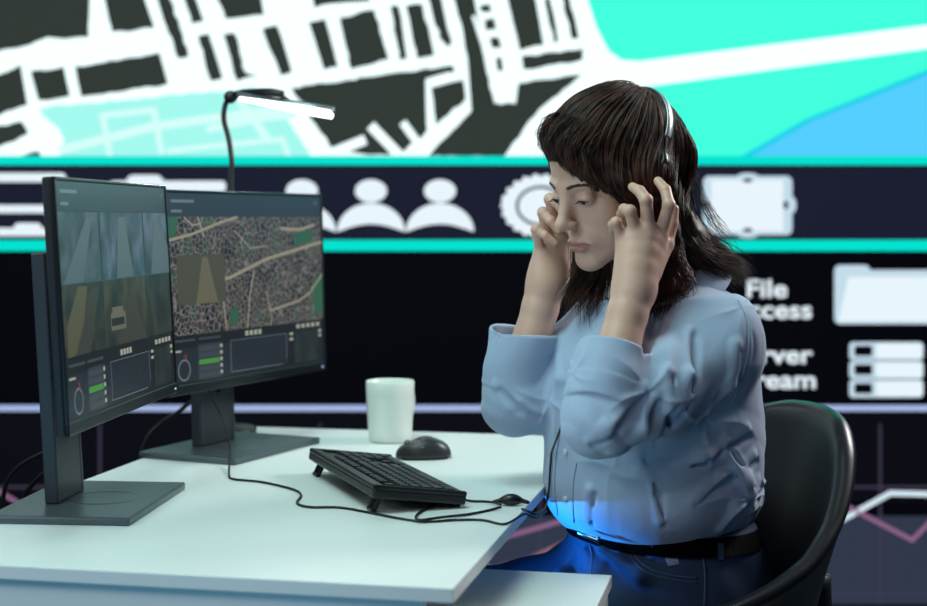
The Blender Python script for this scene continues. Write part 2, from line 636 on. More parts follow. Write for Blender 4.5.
MAPM = citymap_material()
FEEDS = [feed_material('street_feed_reflected_haze', srgb(34, 52, 58), srgb(56, 78, 84), srgb(78, 96, 102), 0.3),  # top row: bluish reflection on the screen put into the picture colours
         feed_material('street_feed_blue', srgb(30, 50, 60), srgb(48, 74, 86), srgb(86, 104, 122), 1.1),
         feed_material('street_feed_grey', srgb(30, 54, 60), srgb(54, 78, 88), srgb(90, 106, 124), 2.3),
         feed_material('street_feed_verge', srgb(20, 32, 32), srgb(38, 46, 38), srgb(74, 72, 52), 3.7),
         feed_material('street_feed_road', srgb(26, 34, 32), srgb(48, 52, 42), srgb(70, 68, 52), 5.2),
         feed_material('street_feed_trees', srgb(18, 28, 28), srgb(32, 42, 38), srgb(54, 58, 48), 7.9)]
S_HEAD = SCR('window_header', srgb(34, 46, 56))
S_PANEL = SCR('window_panel', srgb(24, 30, 38))
S_PANEL2 = SCR('window_panel_light', srgb(40, 48, 58))
S_STRIP = SCR('window_strip', srgb(12, 16, 20))
S_GBTN = SCR('button_green', srgb(62, 132, 52))
S_BTN = SCR('button_grey', srgb(52, 60, 66))
S_TXT = SCR('text_grey', srgb(150, 152, 140))
S_LINE = SCR('outline_grey', srgb(92, 108, 116))
S_DIAL = SCR('dial_red', srgb(120, 40, 56))
S_ROAD = SCR('map_main_road', srgb(138, 132, 112))
S_PARK2 = SCR('map_park_green', srgb(40, 86, 62))
S_HAZE = SCR('camera_inset', srgb(66, 66, 54))
S_HAZE2 = SCR('inset_road', srgb(92, 90, 70))


def monitor(loc, rz, label, kind, yoff=0.0, xoff=0.0, tdeg=3.4, MW=0.535, MH=0.356, pz=0.322):
    t = thing('monitor', label, 'monitor', loc, rz)
    tilt = math.radians(tdeg)
    pc = Vector((xoff, -0.045 + yoff, pz))                   # panel centre above the desk
    M = Matrix.Translation(pc) @ Matrix.Rotation(-tilt, 4, 'X')
    # stand
    b = box((0, 0, 0.006), (0.30, 0.212, 0.012), 0.003)
    base = obj('base', b, STANDM, t)
    ring = bmesh.new()
    add_lathe(ring, [(0.050, 0.012), (0.052, 0.0128), (0.054, 0.012)], 40, (0, -0.02, 0.0002))
    obj('base_ring', ring, STANDM, base, True)
    Mc = Matrix.Translation((0, 0.042, 0.012)) @ Matrix.Rotation(-tilt, 4, 'X')
    col = bmesh.new()
    add_box(col, (-0.052, 0, 0.19), (0.012, 0.022, 0.38), 0.003, Mc)
    add_box(col, (0.052, 0, 0.19), (0.012, 0.022, 0.38), 0.003, Mc)
    add_box(col, (0, 0, 0.048), (0.104, 0.020, 0.096), 0.003, Mc)
    add_box(col, (0, 0, 0.255), (0.104, 0.020, 0.25), 0.003, Mc)
    for sx in (-1, 1):
        add_box(col, (sx * 0.035, 0, 0.113), (0.034, 0.0195, 0.044), 0.002, Mc)
    add_lathe(col, [(0.018, -0.010), (0.024, -0.0105), (0.024, 0.0105), (0.018, 0.010), (0.018, -0.010)], 28, (0, 0, 0), Mc @ Matrix.Translation((0, 0, 0.113)) @ Matrix.Rotation(math.pi / 2, 4, 'X'))
    obj('column', col, COLM, t)
    obj('hub', tube([M @ Vector((0, 0.012, 0.0)), M @ Vector((0, 0.085 - yoff * 0.5, -0.005))], 0.042, 24), PLASTIC, t)
    # panel
    hs = bmesh.new()
    add_box(hs, (0, 0.009, 0), (MW, 0.014, MH), 0.003, M)
    add_box(hs, (0, 0.030, 0), (MW * 0.62, 0.022, MH * 0.62), 0.008, M)
    hous = obj('housing', hs, PLASTIC, t)
    bz = bmesh.new()
    bt, bb = 0.0055, 0.018
    add_box(bz, (0, 0, MH / 2 - bt / 2), (MW, 0.006, bt), 0.0015, M)
    add_box(bz, (0, 0, -MH / 2 + bb / 2), (MW, 0.006, bb), 0.0015, M)
    for sx in (-1, 1):
        add_box(bz, (sx * (MW / 2 - bt / 2), 0, 0), (bt, 0.006, MH), 0.0015, M)
    obj('bezel', bz, BEZEL, t)
    pw = bmesh.new()
    add_box(pw, (MW / 2 - 0.016, -0.0032, -MH / 2 + 0.008), (0.005, 0.002, 0.003), 0.0008, M)
    obj('power_light', pw, PWM, t)
    # what the display shows: u, v in 0..1 from the top left corner of the picture
    X0, X1 = -MW / 2 + bt, MW / 2 - bt
    Z1, Z0 = MH / 2 - bt, -MH / 2 + bb

    def UV(u, v, lift):
        return M @ Vector((X0 + (X1 - X0) * u, -0.0006 - lift, Z1 + (Z0 - Z1) * v))

    def quads(name, rects, m, lift, parent):
        for r in rects:
            bm = bmesh.new()
            pts = r if isinstance(r[0], tuple) else [(r[0], r[1]), (r[0], r[3]), (r[2], r[3]), (r[2], r[1])]
            bm.faces.new([bm.verts.new(UV(u, v, lift)) for u, v in pts])
            o = obj(name, bm, m, parent)
        return o

    scr = quads('display', [(0, 0, 1, 1)], S_STRIP, 0.0, t)
    hd = quads('header_bar', [(0, 0, 1, 0.125)], S_HEAD, 0.0004, scr)
    quads('header_text', [(0.03, 0.035, 0.16, 0.05), (0.03, 0.088, 0.09, 0.102), (0.955, 0.03, 0.965, 0.05)], S_LINE, 0.0007, scr)
    if kind == 'map':
        quads('city_map', [(0, 0.125, 1, 0.745)], MAPM, 0.0004, scr)
        rd = []
        for pl, w in (([(0, .25), (.15, .215), (.3, .16), (.42, .125)], .010), ([(.18, .125), (.215, .23)], .008), ([(.22, .45), (.36, .46), (.6, .365), (1, .275)], .013),
                      ([(.32, .56), (.34, .745)], .008), ([(.47, .745), (.49, .56), (.52, .43)], .008), ([(.6, .55), (.63, .7), (.62, .745)], .006),
                      ([(.62, .66), (.82, .62), (.9, .58), (1, .47)], .009), ([(.1, .125), (.15, .17), (.2, .16)], .006), ([(.4, .2), (.5, .3), (.6, .29)], .005), ([(.7, .19), (.84, .2), (.95, .17)], .012)):
            for (x0, y0), (x1, y1) in zip(pl, pl[1:]):
                l = math.hypot(x1 - x0, y1 - y0)
                nx, ny = -(y1 - y0) / l * w / 2, (x1 - x0) / l * w * 0.75
                rd.append([(x0 + nx, y0 + ny), (x1 + nx, y1 + ny), (x1 - nx, y1 - ny), (x0 - nx, y0 - ny)])
        quads('main_road', rd, S_ROAD, 0.0007, scr)
        quads('park', [[(0, .125), (.07, .125), (.05, .24), (0, .25)], [(.80, .22), (.92, .2), (.93, .27), (.8, .3)], [(.93, .5), (1, .46), (1, .7), (.93, .7)], [(0, .29), (.02, .28), (.02, .4), (0, .42)],
                       [(.36, .64), (.41, .62), (.41, .7), (.36, .72)]], S_PARK2, 0.0006, scr)
        ins = quads('camera_tile', [(.055, .325, .335, .585)], S_HAZE, 0.0010, scr)
        quads('tile_road', [[(.20, .34), (.23, .34), (.29, .585), (.16, .585)]], S_HAZE2, 0.0013, scr)
    else:
        k = 0
        for r in range(2):
            for c, (a, b2) in enumerate(((0.0, .33), (.335, .74), (.745, 1.0))):
                quads('camera_tile', [(a, .128 + r * .305, b2, .43 + r * .305)], FEEDS[k], 0.0004, scr)
                k += 1
        quads('tile_road', [[(.22, .155), (.27, .155), (.17, .43), (.02, .43)], [(.50, .15), (.56, .15), (.62, .43), (.46, .43)], [(.86, .16), (.90, .16), (1, .30), (1, .43), (.80, .43)]], SCR('reflected_haze_road', srgb(72, 90, 96)), 0.0007, scr)  # road tone paled with the painted reflection haze
        quads('tile_road', [[(.06, .735), (.20, .50), (.24, .46), (.30, .46), (.20, .735)], [(.42, .735), (.56, .52), (.62, .52), (.72, .735)]], SCR('dim_road', srgb(52, 53, 45)), 0.0007, scr)
        quads('tile_verge', [[(.02, .735), (.03, .60), (.13, .445), (.20, .45), (.16, .6), (.08, .735)]], SCR('dim_verge', srgb(76, 76, 56)), 0.0008, scr)
        quads('tile_vehicle', [(.385, .585, .52, .665), (.40, .56, .50, .60)], SCR('van_grey', srgb(92, 92, 80)), 0.0009, scr)
        quads('tile_vehicle', [(.39, .61, .505, .645)], SCR('van_window', srgb(30, 32, 28)), 0.0011, scr)
        quads('tile_outline', [(0, .43, 1, .4335), (.332, .128, .3355, .735), (.742, .128, .7455, .735)], SCR('outline_teal', srgb(50, 84, 82)), 0.0010, scr)
    # control strip
    quads('strip_text', [(.02, .765, .15, .778), (.17, .765, .30, .778)], S_BTN, 0.0006, scr)
    quads('strip_button', [(.455 + .028 * i, .758, .475 + .028 * i, .785) for i in range(4)], S_TXT, 0.0006, scr)
    quads('strip_button', [(.80 + .036 * i, .757, .824 + .036 * i, .780) for i in range(5)], S_TXT, 0.0006, scr)
    quads('panel_area', [(.01, .81, .165, .985), (.31, .81, .36, .985)], S_PANEL, 0.0005, scr)
    quads('panel_area', [(.165, .80, .31, .99)], S_PANEL2, 0.0005, scr)
    quads('panel_area', [(.36, .80, .73, .975)], S_PANEL, 0.0005, scr)
    quads('panel_outline', [(.36, .80, .73, .803), (.36, .80, .363, .975), (.36, .972, .70, .976), (.727, .80, .73, .95)], S_LINE, 0.0007, scr)
    for i in range(5):
        quads('side_button', [(.17, .812 + .035 * i, .29, .838 + .035 * i)], S_GBTN if i == 2 else S_BTN, 0.0008, scr)
    quads('button_mark', [(.295, .812 + .035 * i, .31, .83 + .035 * i) for i in range(5)], S_TXT, 0.0008, scr)
    quads('side_text', [(.75, .80, .775, .815), (.75, .83, .775, .845), (.02, .82, .07, .83), (.96, .80, .98, .82), (.96, .83, .98, .845)], S_TXT, 0.0008, scr)
    dial = bmesh.new()
    for k in range(20):
        a0, a1 = 2 * math.pi * k / 20, 2 * math.pi * (k + 1) / 20
        q = [(.085 + r * math.cos(a), .925 + r * 1.6 * math.sin(a)) for r, a in ((.030, a0), (.036, a0), (.036, a1), (.030, a1))]
        dial.faces.new([dial.verts.new(UV(u, v, 0.0008)) for u, v in q])
    obj('dial', dial, S_LINE, scr)
    quads('dial_mark', [(.09, .845, .10, .88)], S_DIAL, 0.0008, scr)
    quads('mini_picture', [(.78, .80, .955, .985)], FEEDS[5], 0.0006, scr)
    return t


monitor((-0.573, 2.312, DESK_Z), math.radians(85.0), 'nearer black monitor showing six camera tiles, on its grey stand', 'feeds', yoff=-0.002)
monitor((-0.442, 2.867, DESK_Z), math.radians(65.0), 'farther black monitor showing a street map of a city', 'map', yoff=0.02, xoff=0.026, tdeg=1.6, MW=0.548, MH=0.366, pz=0.311)

# ------------------------------------------------------------------ things on the desk
# mug
mug = thing('mug', 'white ceramic mug behind the computer mouse', 'mug', (-0.146, 2.985, DESK_Z))
CER = mat('white_ceramic', srgb(228, 236, 230), 0.25)
prof = [(0, 0.004), (0.034, 0.004), (0.037, 0.0), (0.0415, 0.003), (0.0435, 0.02), (0.0462, 0.06), (0.0478, 0.095), (0.0484, 0.119), (0.0472, 0.1205), (0.0455, 0.119), (0.0448, 0.09), (0.0405, 0.012), (0, 0.009)]
bm = bmesh.new()
add_lathe(bm, prof, 56)
obj('mug_body', bm, CER, mug, True)
ha = math.radians(58)
hx, hy = math.cos(ha), math.sin(ha)
obj('handle', tube([(r * hx, r * hy, z) for r, z in ((0.044, 0.100), (0.062, 0.103), (0.075, 0.088), (0.076, 0.06), (0.064, 0.036), (0.0425, 0.028))], 0.0065, 10, 6), CER, mug, True)

# mouse
ms = thing('computer_mouse', 'black wireless computer mouse beside the keyboard', 'mouse', (-0.074, 2.775, DESK_Z), math.radians(8))


def mouse_shell(z0, shrink=1.0):
    bm = bmesh.new()
    nu, nv = 32, 12
    rings = []
    for j in range(nv + 1):
        t = j / nv * math.pi / 2
        ring = []
        for i in range(nu):
            a = 2 * math.pi * i / nu
            ca, sa = math.cos(a), math.sin(a)
            lx = 0.052 * math.copysign(abs(ca) ** 0.75, ca)
            ly = 0.031 * math.copysign(abs(sa) ** 0.8, sa) * (1 - 0.10 * math.cos(a * 2))
            s = math.cos(t) ** 0.55
            hump = 0.036 * (0.80 + 0.22 * math.cos((lx - 0.012) / 0.05 * 1.5))
            ring.append(bm.verts.new((lx * s * shrink, ly * s * shrink, z0 + hump * math.sin(t) * shrink)))
        rings.append(ring)
    for a, b in zip(rings, rings[1:]):
        for k in range(nu):
            bm.faces.new((a[k], a[(k + 1) % nu], b[(k + 1) % nu], b[k]))
    bm.faces.new(rings[0][::-1])
    bmesh.ops.remove_doubles(bm, verts=bm.verts, dist=1e-5)
    return bm


MOUSEM = mat('mouse_rubber', srgb(42, 42, 46), 0.38)
MOUSEB = mat('mouse_black', srgb(16, 16, 18), 0.3)
obj('mouse_body', mouse_shell(0.003), MOUSEM, ms, True)
obj('mouse_base', box((0, 0, 0.003), (0.086, 0.050, 0.006), 0.0028), MOUSEB, ms)
obj('scroll_wheel', tube([(-0.029, -0.0035, 0.0265), (-0.029, 0.0035, 0.0265)], 0.0075, 18), mat('wheel_grey', srgb(90, 92, 96), 0.4), ms, True)
obj('side_button', tube([(-0.018, -0.0262, 0.020), (-0.002, -0.0275, 0.0235), (0.014, -0.0255, 0.0215)], 0.0030, 8, 4), mat('mouse_gloss', srgb(120, 122, 126), 0.25), ms, True)

# keyboard
kd = Vector((-0.344, 0.939, 0)).normalized()
kb = thing('keyboard', 'black full-size keyboard raised on its rear feet', 'keyboard', (-0.132, 2.445, DESK_Z), math.atan2(kd.y, kd.x))
kb.scale = (0.876, 1.0, 1.0)
KB = mat('keyboard_black', srgb(20, 21, 24), 0.42)
KC = mat('keycap_black', srgb(34, 36, 41), 0.5)
KM = Matrix.Translation((0, 0, 0.0225)) @ Matrix.Rotation(math.radians(7.5), 4, 'X')
bm = bmesh.new()
add_box(bm, (0, 0, 0), (0.445, 0.150, 0.016), 0.004, KM)
add_box(bm, (0, 0.066, 0.009), (0.445, 0.018, 0.008), 0.003, KM)
add_box(bm, (0, -0.068, 0.008), (0.445, 0.014, 0.005), 0.002, KM)
for sx in (-1, 1):
    add_box(bm, (sx * 0.2185, 0, 0.009), (0.008, 0.150, 0.008), 0.003, KM)
obj('keyboard_case', bm, KB, kb)
pitch = 0.0186
rowy = [0.046, 0.022, 0.0036, -0.0148, -0.0332, -0.0516]
rows = [[1, -1, 1, 1, 1, 1, -.5, 1, 1, 1, 1, -.5, 1, 1, 1, 1],
        [1] * 13 + [2],
        [1.5] + [1] * 12 + [1.5],
        [1.75] + [1] * 11 + [2.25],
        [2.25] + [1] * 10 + [2.75],
        [1.25, 1.25, 1.25, 6.25, 1.25, 1.25, 1.25, 1.25]]
keys = []
for r, row in enumerate(rows):
    x = -0.2135
    for w in row:
        if w > 0:
            keys.append((x + w * pitch / 2, rowy[r], w * pitch - 0.0022, 0.0162))
        x += abs(w) * pitch
nx = -0.2135 + 15 * pitch + 0.008
for r in range(6):
    for c in range(3):
        if r == 3 or (r == 4 and c != 1):
            continue
        keys.append((nx + (c + 0.5) * pitch, rowy[r], pitch - 0.0022, 0.0162))
nx2 = nx + 3 * pitch + 0.008
for r in range(1, 6):
    for c in range(4):
        if (r == 5 and c == 1) or (c == 3 and r in (3, 5)):
            continue
        if nx2 + (c + 1) * pitch < 0.2145:
            keys.append((nx2 + (c + 0.5) * pitch, rowy[r], pitch - 0.0022, 0.0162))
keys.sort(key=lambda k: k[0])


def key_mesh(bm, x, y, w, d):
    vs = []
    for z, ins in ((0.006, 0.0), (0.0135, 0.0016), (0.0142, 0.0026)):
        vs.append([bm.verts.new(KM @ Vector((x + sx * (w / 2 - ins), y + sy * (d / 2 - ins), z))) for sx, sy in ((-1, -1), (1, -1), (1, 1), (-1, 1))])
    for a, b in zip(vs, vs[1:]):
        for k in range(4):
            bm.faces.new((a[k], a[(k + 1) % 4], b[(k + 1) % 4], b[k]))
    bm.faces.new(vs[-1])


for k in keys[:98]:
    bm = bmesh.new()
    key_mesh(bm, *k)
    obj('key', bm, KC, kb)
if keys[98:]:
    bm = bmesh.new()
    for k in keys[98:]:
        key_mesh(bm, *k)
    tag(obj('keys', bm, KC, kb), kind='stuff')
for sx in (-1, 1):
    bm = bmesh.new()
    add_tube(bm, [(sx * 0.188 - 0.012, 0.058, 0.022), (sx * 0.188 - 0.012, 0.068, 0.002)], 0.004, 8)
    add_tube(bm, [(sx * 0.188 + 0.012, 0.058, 0.022), (sx * 0.188 + 0.012, 0.068, 0.002)], 0.004, 8)
    add_box(bm, (sx * 0.188, 0.068, 0.0028), (0.032, 0.008, 0.0055), 0.0015)
    obj('foot', bm, KB, kb)
obj('front_foot', box((0, -0.066, 0.0035), (0.40, 0.012, 0.007), 0.001), KB, kb)

# desk lamp behind the farther monitor
lamp = thing('desk_lamp', 'black gooseneck desk lamp with a lit white light bar', 'lamp', (-0.483, 3.10, DESK_Z))
LB = Vector((-0.483, 3.10, DESK_Z))
BLK = mat('lamp_black', srgb(18, 20, 22), 0.4)


def LPt(px, py, d=3.10):
    return P(px, py, d) - LB


bm = bmesh.new()
add_lathe(bm, [(0, 0.0), (0.055, 0.0), (0.055, 0.010), (0.050, 0.014), (0.012, 0.016), (0.010, 0.03), (0, 0.03)], 36)
obj('base', bm, BLK, lamp, True)
obj('gooseneck', tube([(0, 0, 0.02), (0.004, 0, 0.22), LPt(231, 187), LPt(232, 165), LPt(229, 140), LPt(224, 120), LPt(225, 106), LPt(229, 98)], 0.0055, 10, 8), BLK, lamp, True)
obj('pivot', tube([LPt(230.5, 97, 3.08), LPt(230.5, 97, 3.115)], 0.0135, 20), BLK, lamp, True)
obj('arm', tube([LPt(234, 94), LPt(245, 92.5, 3.08), LPt(270, 92.5, 3.05), LPt(283, 94.5, 3.04)], [0.005, 0.0075, 0.009, 0.0075], 10, 4), BLK, lamp, True)
obj('hinge', tube([LPt(281, 96, 3.06), LPt(288, 101, 3.06)], 0.005, 8), BLK, lamp, True)
bar = obj('light_bar', tube([LPt(238, 95, 3.075), LPt(300, 105, 3.04), LPt(333.5, 110.5, 3.02)], 0.0075, 10), mat('lamp_silver', srgb(150, 160, 165), 0.3, 0.6), lamp, True)
obj('diffuser', tube([LPt(240, 98, 3.072), LPt(300, 109, 3.037), LPt(332, 114.5, 3.018)], [0.0055, 0.0095, 0.0095], 12), mat('lamp_lit', (0.8, 0.8, 0.8, 1), 0.5, emit=(0.93, 1, 1, 1), strength=3.0), bar, True)
# the lamp's own light
area('desk_lamp_light', tuple(P(300, 121, 3.03)), tuple(P(300, 430, 2.9)), 0.17, 1.0, (0.9, 1.0, 1.0), 0.02)

# ------------------------------------------------------------------ cables
CAB = mat('cable_black', srgb(14, 14, 16), 0.5)


def cable(name, label, pts, r, parent=None, m=CAB):
    o = obj(name, tube(pts, r, 8, 8), m, parent, True)
    if label:
        tag(o, label, 'cable')
    return o


cz = 0.0022
cable('cable', 'thin black cable running from the farther monitor stand along the front of the keyboard',
      [P(208, 390, 2.84), P(221, 415, 2.81), P(228, 434, 2.79), P(230, 452, 2.735), DP(229, 474, cz), DP(234, 479, cz), DP(262, 482, cz), DP(292, 489, cz), DP(301, 495, cz), DP(297, 503, cz), DP(310, 507, cz), DP(340, 507.5, cz), DP(372, 513, cz), DP(400, 518.5, cz), DP(425, 521.5, cz), DP(455, 520, cz), DP(482, 520, cz), DP(505, 524, cz), P(524, 521, 2.20) + Vector((0, 0, 0.010)), P(536, 517, 2.26), P(546, 511, 2.315)], 0.0019)
cable('cable', 'black cable looping past the near end of the keyboard to the inline control',
      [DP(436, 503, cz), DP(422, 511, cz), DP(416, 516.5, cz), DP(420, 520.0, cz + 0.003), DP(440, 517.5, cz + 0.002), DP(470, 514, cz), DP(490, 510, cz), DP(501, 507, cz + 0.003)], 0.0021)
cable('cable', 'black cable hanging behind the nearer monitor, farther from its column',
      [P(46, 452, 2.55), P(20, 466, 2.6), P(6, 485, 2.62), P(2, 520, 2.64), P(0, 590, 2.66)], 0.004)
cable('cable', 'second black cable behind the nearer monitor, closer to its column',
      [P(48, 470, 2.52), P(35, 482, 2.56), P(24, 498, 2.6), P(18, 530, 2.64), P(14, 600, 2.66)], 0.004)
cable('cable', 'black cable sagging between the two monitor stands',
      [P(196, 398, 2.95), P(178, 412, 2.97), P(160, 424, 2.98), P(146, 440, 2.98), P(138, 470, 2.98), P(134, 520, 2.98)], 0.004)

# ------------------------------------------------------------------ organic modelling: signed distances meshed on a grid
def nv(p):
    return np.array(p, dtype=np.float64)


def sd_sphere(c, r):
    c = nv(c)
    return lambda Q: np.sqrt(((Q - c) ** 2).sum(1)) - r


def sd_cone(a, b, ra, rb=None):
    """round cone from a to b"""
    a, b = nv(a), nv(b)
    rb = ra if rb is None else rb
    ba = b - a
    l2 = float(ba @ ba)

    def f(Q):
        pa = Q - a
        h = np.clip(pa @ ba / l2, 0, 1)
        q = pa - h[:, None] * ba
        return np.sqrt((q * q).sum(1)) - (ra + (rb - ra) * h)
    return f


def sd_ell(c, r, R=None):
    c, r = nv(c), nv(r)

    def f(Q):
        q = Q - c
        if R is not None:
            q = q @ R
        k0 = np.sqrt(((q / r) ** 2).sum(1))
        k1 = np.sqrt(((q / (r * r)) ** 2).sum(1)) + 1e-9
        return k0 * (k0 - 1.0) / k1
    return f


def sd_cyl(a, b, ra, rb, rnd_=0.003):
    """capped tapered cylinder with softened rims"""
    a, b = nv(a), nv(b)
    l = float(np.linalg.norm(b - a))
    ax = (b - a) / l

    def f(Q):
        q = Q - a
        h = q @ ax
        rad = np.sqrt(np.maximum((q * q).sum(1) - h * h, 0))
        t = np.clip(h / l, 0, 1)
        dr = rad - (ra + (rb - ra) * t) + rnd_
        dh = np.abs(h - l / 2) - l / 2 + rnd_
        return np.minimum(np.maximum(dr, dh), 0) + np.sqrt(np.maximum(dr, 0) ** 2 + np.maximum(dh, 0) ** 2) - rnd_
    return f


def sd_loft(zs, cx, cy, aa, bb, la, lb, power=2.0):
    """stacked ellipses; la, lb = horizontal unit axes of half widths aa and bb"""
    la, lb = nv(la)[:2], nv(lb)[:2]
    o = np.argsort(zs)
    zs, cx, cy, aa, bb = (np.array(v, dtype=float)[o] for v in (zs, cx, cy, aa, bb))
    fine = np.linspace(zs[0], zs[-1], 80)

    def sm(v):
        y = np.interp(fine, zs, v)
        for _ in range(14):
            y[1:-1] = (y[:-2] + 2 * y[1:-1] + y[2:]) / 4
        return y
    cx, cy, aa, bb = sm(cx), sm(cy), sm(aa), sm(bb)

    def f(Q):
        z = np.clip(Q[:, 2], zs[0], zs[-1])
        x = Q[:, 0] - np.interp(z, fine, cx)
        y = Q[:, 1] - np.interp(z, fine, cy)
        a, b = np.interp(z, fine, aa), np.interp(z, fine, bb)
        u = (x * la[0] + y * la[1]) / a
        v = (x * lb[0] + y * lb[1]) / b
        k0 = (np.abs(u) ** power + np.abs(v) ** power) ** (1 / power)
        d = (k0 - 1) * np.minimum(a, b)
        dz = np.abs(Q[:, 2] - z)
        return np.where(d > 0, np.sqrt(d * d + dz * dz), np.maximum(d, -1.0) * (dz == 0) + dz)
    return f


def smin(a, b, k):
    if k <= 0:
        return np.minimum(a, b)
    h = np.maximum(k - np.abs(a - b), 0) / k
    return np.minimum(a, b) - h * h * k * 0.25


def combine(Q, prims, vals=None):
    d = np.full(len(Q), 1.0)
    for i, (op, k, f) in enumerate(prims):
        v = f(Q) if vals is None else vals[i]
        if op == '+':
            d = smin(d, v, k)
        elif op == '-':
            d = -smin(-d, v, k)
    return d


def sdf_mesh(prims, lo, hi, s, disp=None, B=16):
    """surface nets of the combined distance; returns verts, quads"""
    lo, hi = nv(lo), nv(hi)
    nb = np.ceil((hi - lo) / (s * B)).astype(int)
    n = nb * B
    V = np.full(tuple(n), 0.05, dtype=np.float32)
    bi = np.stack(np.meshgrid(*[np.arange(k) for k in nb], indexing='ij'), -1).reshape(-1, 3)
    cen = lo + (bi * B + (B - 1) / 2) * s
    vals = np.array([f(cen) for _, _, f in prims])
    dc = combine(cen, prims, vals)
    Rb = s * B * 0.5 * 1.7321
    act = np.abs(dc) < Rb * 1.35 + 0.006
    g = np.stack(np.meshgrid(*[np.arange(B)] * 3, indexing='ij'), -1).reshape(-1, 3) * s
    for j in np.nonzero(~act)[0]:
        if dc[j] < 0:
            a, b, c = bi[j] * B
            V[a:a + B, b:b + B, c:c + B] = -0.05
    for j in np.nonzero(act)[0]:
        Q = lo + bi[j] * B * s + g
        sel = [p for p, v in zip(prims, vals[:, j]) if v < Rb * 1.35 + p[1] + 0.012]
        d = combine(Q, sel)
        if disp is not None:
            d = d + disp(Q)
        a, b, c = bi[j] * B
        V[a:a + B, b:b + B, c:c + B] = d.reshape(B, B, B)
    S = V < 0
    cnt = np.zeros(tuple(n - 1), dtype=np.uint8)
    for dx in (0, 1):
        for dy in (0, 1):
            for dz in (0, 1):
                cnt += S[dx:n[0] - 1 + dx, dy:n[1] - 1 + dy, dz:n[2] - 1 + dz]
    cells = np.argwhere((cnt > 0) & (cnt < 8))
    idx = np.full(tuple(n - 1), -1, dtype=np.int32)
    idx[cells[:, 0], cells[:, 1], cells[:, 2]] = np.arange(len(cells))
    corner = [(dx, dy, dz) for dx in (0, 1) for dy in (0, 1) for dz in (0, 1)]
    cv = {c: V[cells[:, 0] + c[0], cells[:, 1] + c[1], cells[:, 2] + c[2]].astype(np.float64) for c in corner}
    acc = np.zeros((len(cells), 3))
    num = np.zeros(len(cells))
    for c in corner:
        for ax in range(3):
            if c[ax] == 0:
                e = list(c)
                e[ax] = 1
                v0, v1 = cv[c], cv[tuple(e)]
                m = (v0 < 0) != (v1 < 0)
                t = np.where(m, v0 / np.where(m, v0 - v1, 1), 0)
                p = np.array(c, dtype=float)[None, :].repeat(len(cells), 0)
                p[:, ax] += t
                acc += p * m[:, None]
                num += m
    verts = lo + (cells + acc / num[:, None]) * s
    quads = []
    for ax in range(3):
        o1, o2 = [(1, 2), (2, 0), (0, 1)][ax]
        sl0 = [slice(None)] * 3
        sl1 = [slice(None)] * 3
        sl0[ax] = slice(0, n[ax] - 1)
        sl1[ax] = slice(1, n[ax])
        ed = np.argwhere(S[tuple(sl0)] != S[tuple(sl1)])
        ok = (ed[:, o1] > 0) & (ed[:, o2] > 0) & (ed[:, o1] < n[o1] - 1) & (ed[:, o2] < n[o2] - 1)
        ed = ed[ok]
        q = []
        for a, b in ((0, 0), (-1, 0), (-1, -1), (0, -1)):
            c = ed.copy()
            c[:, o1] += a
            c[:, o2] += b
            q.append(idx[c[:, 0], c[:, 1], c[:, 2]])
        q = np.stack(q, 1)
        inside = S[ed[:, 0], ed[:, 1], ed[:, 2]]
        q[~inside] = q[~inside][:, ::-1]
        quads.append(q)
    quads = np.concatenate(quads)
    return verts, quads[(quads >= 0).all(1)]


def relax(verts, quads, it=1, w=0.5):
    e = np.concatenate([quads[:, [0, 1]], quads[:, [1, 2]], quads[:, [2, 3]], quads[:, [3, 0]]])
    for _ in range(it):
        s = np.zeros_like(verts)
        c = np.zeros(len(verts))
        for k in range(3):
            s[:, k] = np.bincount(e[:, 0], verts[e[:, 1], k], len(verts)) + np.bincount(e[:, 1], verts[e[:, 0], k], len(verts))
        c = np.bincount(e[:, 0], minlength=len(verts)) + np.bincount(e[:, 1], minlength=len(verts))
        verts = verts * (1 - w) + w * s / np.maximum(c, 1)[:, None]
    return verts


def mesh_np(name, verts, quads, mats, parent=None, midx=None):
    me = bpy.data.meshes.new(name)
    me.vertices.add(len(verts))
    me.vertices.foreach_set('co', np.asarray(verts, dtype=np.float32).ravel())
    me.loops.add(quads.size)
    me.loops.foreach_set('vertex_index', quads.astype(np.int32).ravel())
    me.polygons.add(len(quads))
    me.polygons.foreach_set('loop_start', np.arange(0, quads.size, quads.shape[1], dtype=np.int32))
    for m in (mats if isinstance(mats, (list, tuple)) else [mats]):
        me.materials.append(m)
    if midx is not None:
        me.polygons.foreach_set('material_index', midx.astype(np.int32))
    me.polygons.foreach_set('use_smooth', np.ones(len(quads), dtype=bool))
    me.update(calc_edges=True)
    me.validate()
    o = bpy.data.objects.new(name, me)
    COL.objects.link(o)
    if parent:
        o.parent = parent
    return o


# ------------------------------------------------------------------ the chair
FDIR = nv((-0.906, -0.423, 0))          # the way the sitter faces
LDIR = nv((0.423, -0.906, 0))           # the sitter's left, towards the camera
VINYL = mat('black_vinyl', srgb(24, 25, 30), 0.36, bump=(220, 0.15, 0.0005))
CC = nv((0.366, 2.49, 0))
chair = thing('office_chair', 'black vinyl tub office chair under the seated woman', 'chair', tuple(CC))


def shell_pt(phi, z, off=0.0):
    """phi: degrees from straight behind the sitter, positive towards the camera"""
    a = math.radians(phi)
    zt = ztop(phi)
    s = min(1.0, max(0.0, (zt - z) / (zt - 0.46)))
    r = 0.243 - 0.085 * s ** 0.9 + off
    d = -FDIR * math.cos(a) + LDIR * math.sin(a)
    return Vector((d[0] * r, d[1] * r, z))


phis = np.linspace(-122, 122, 62)


def ztop(ph):
    a = abs(ph)
    return float(np.interp(a, [0, 12, 25, 38, 50, 62, 78, 95, 110, 122], [0.852, 0.850, 0.836, 0.800, 0.752, 0.705, 0.655, 0.620, 0.596, 0.58]))


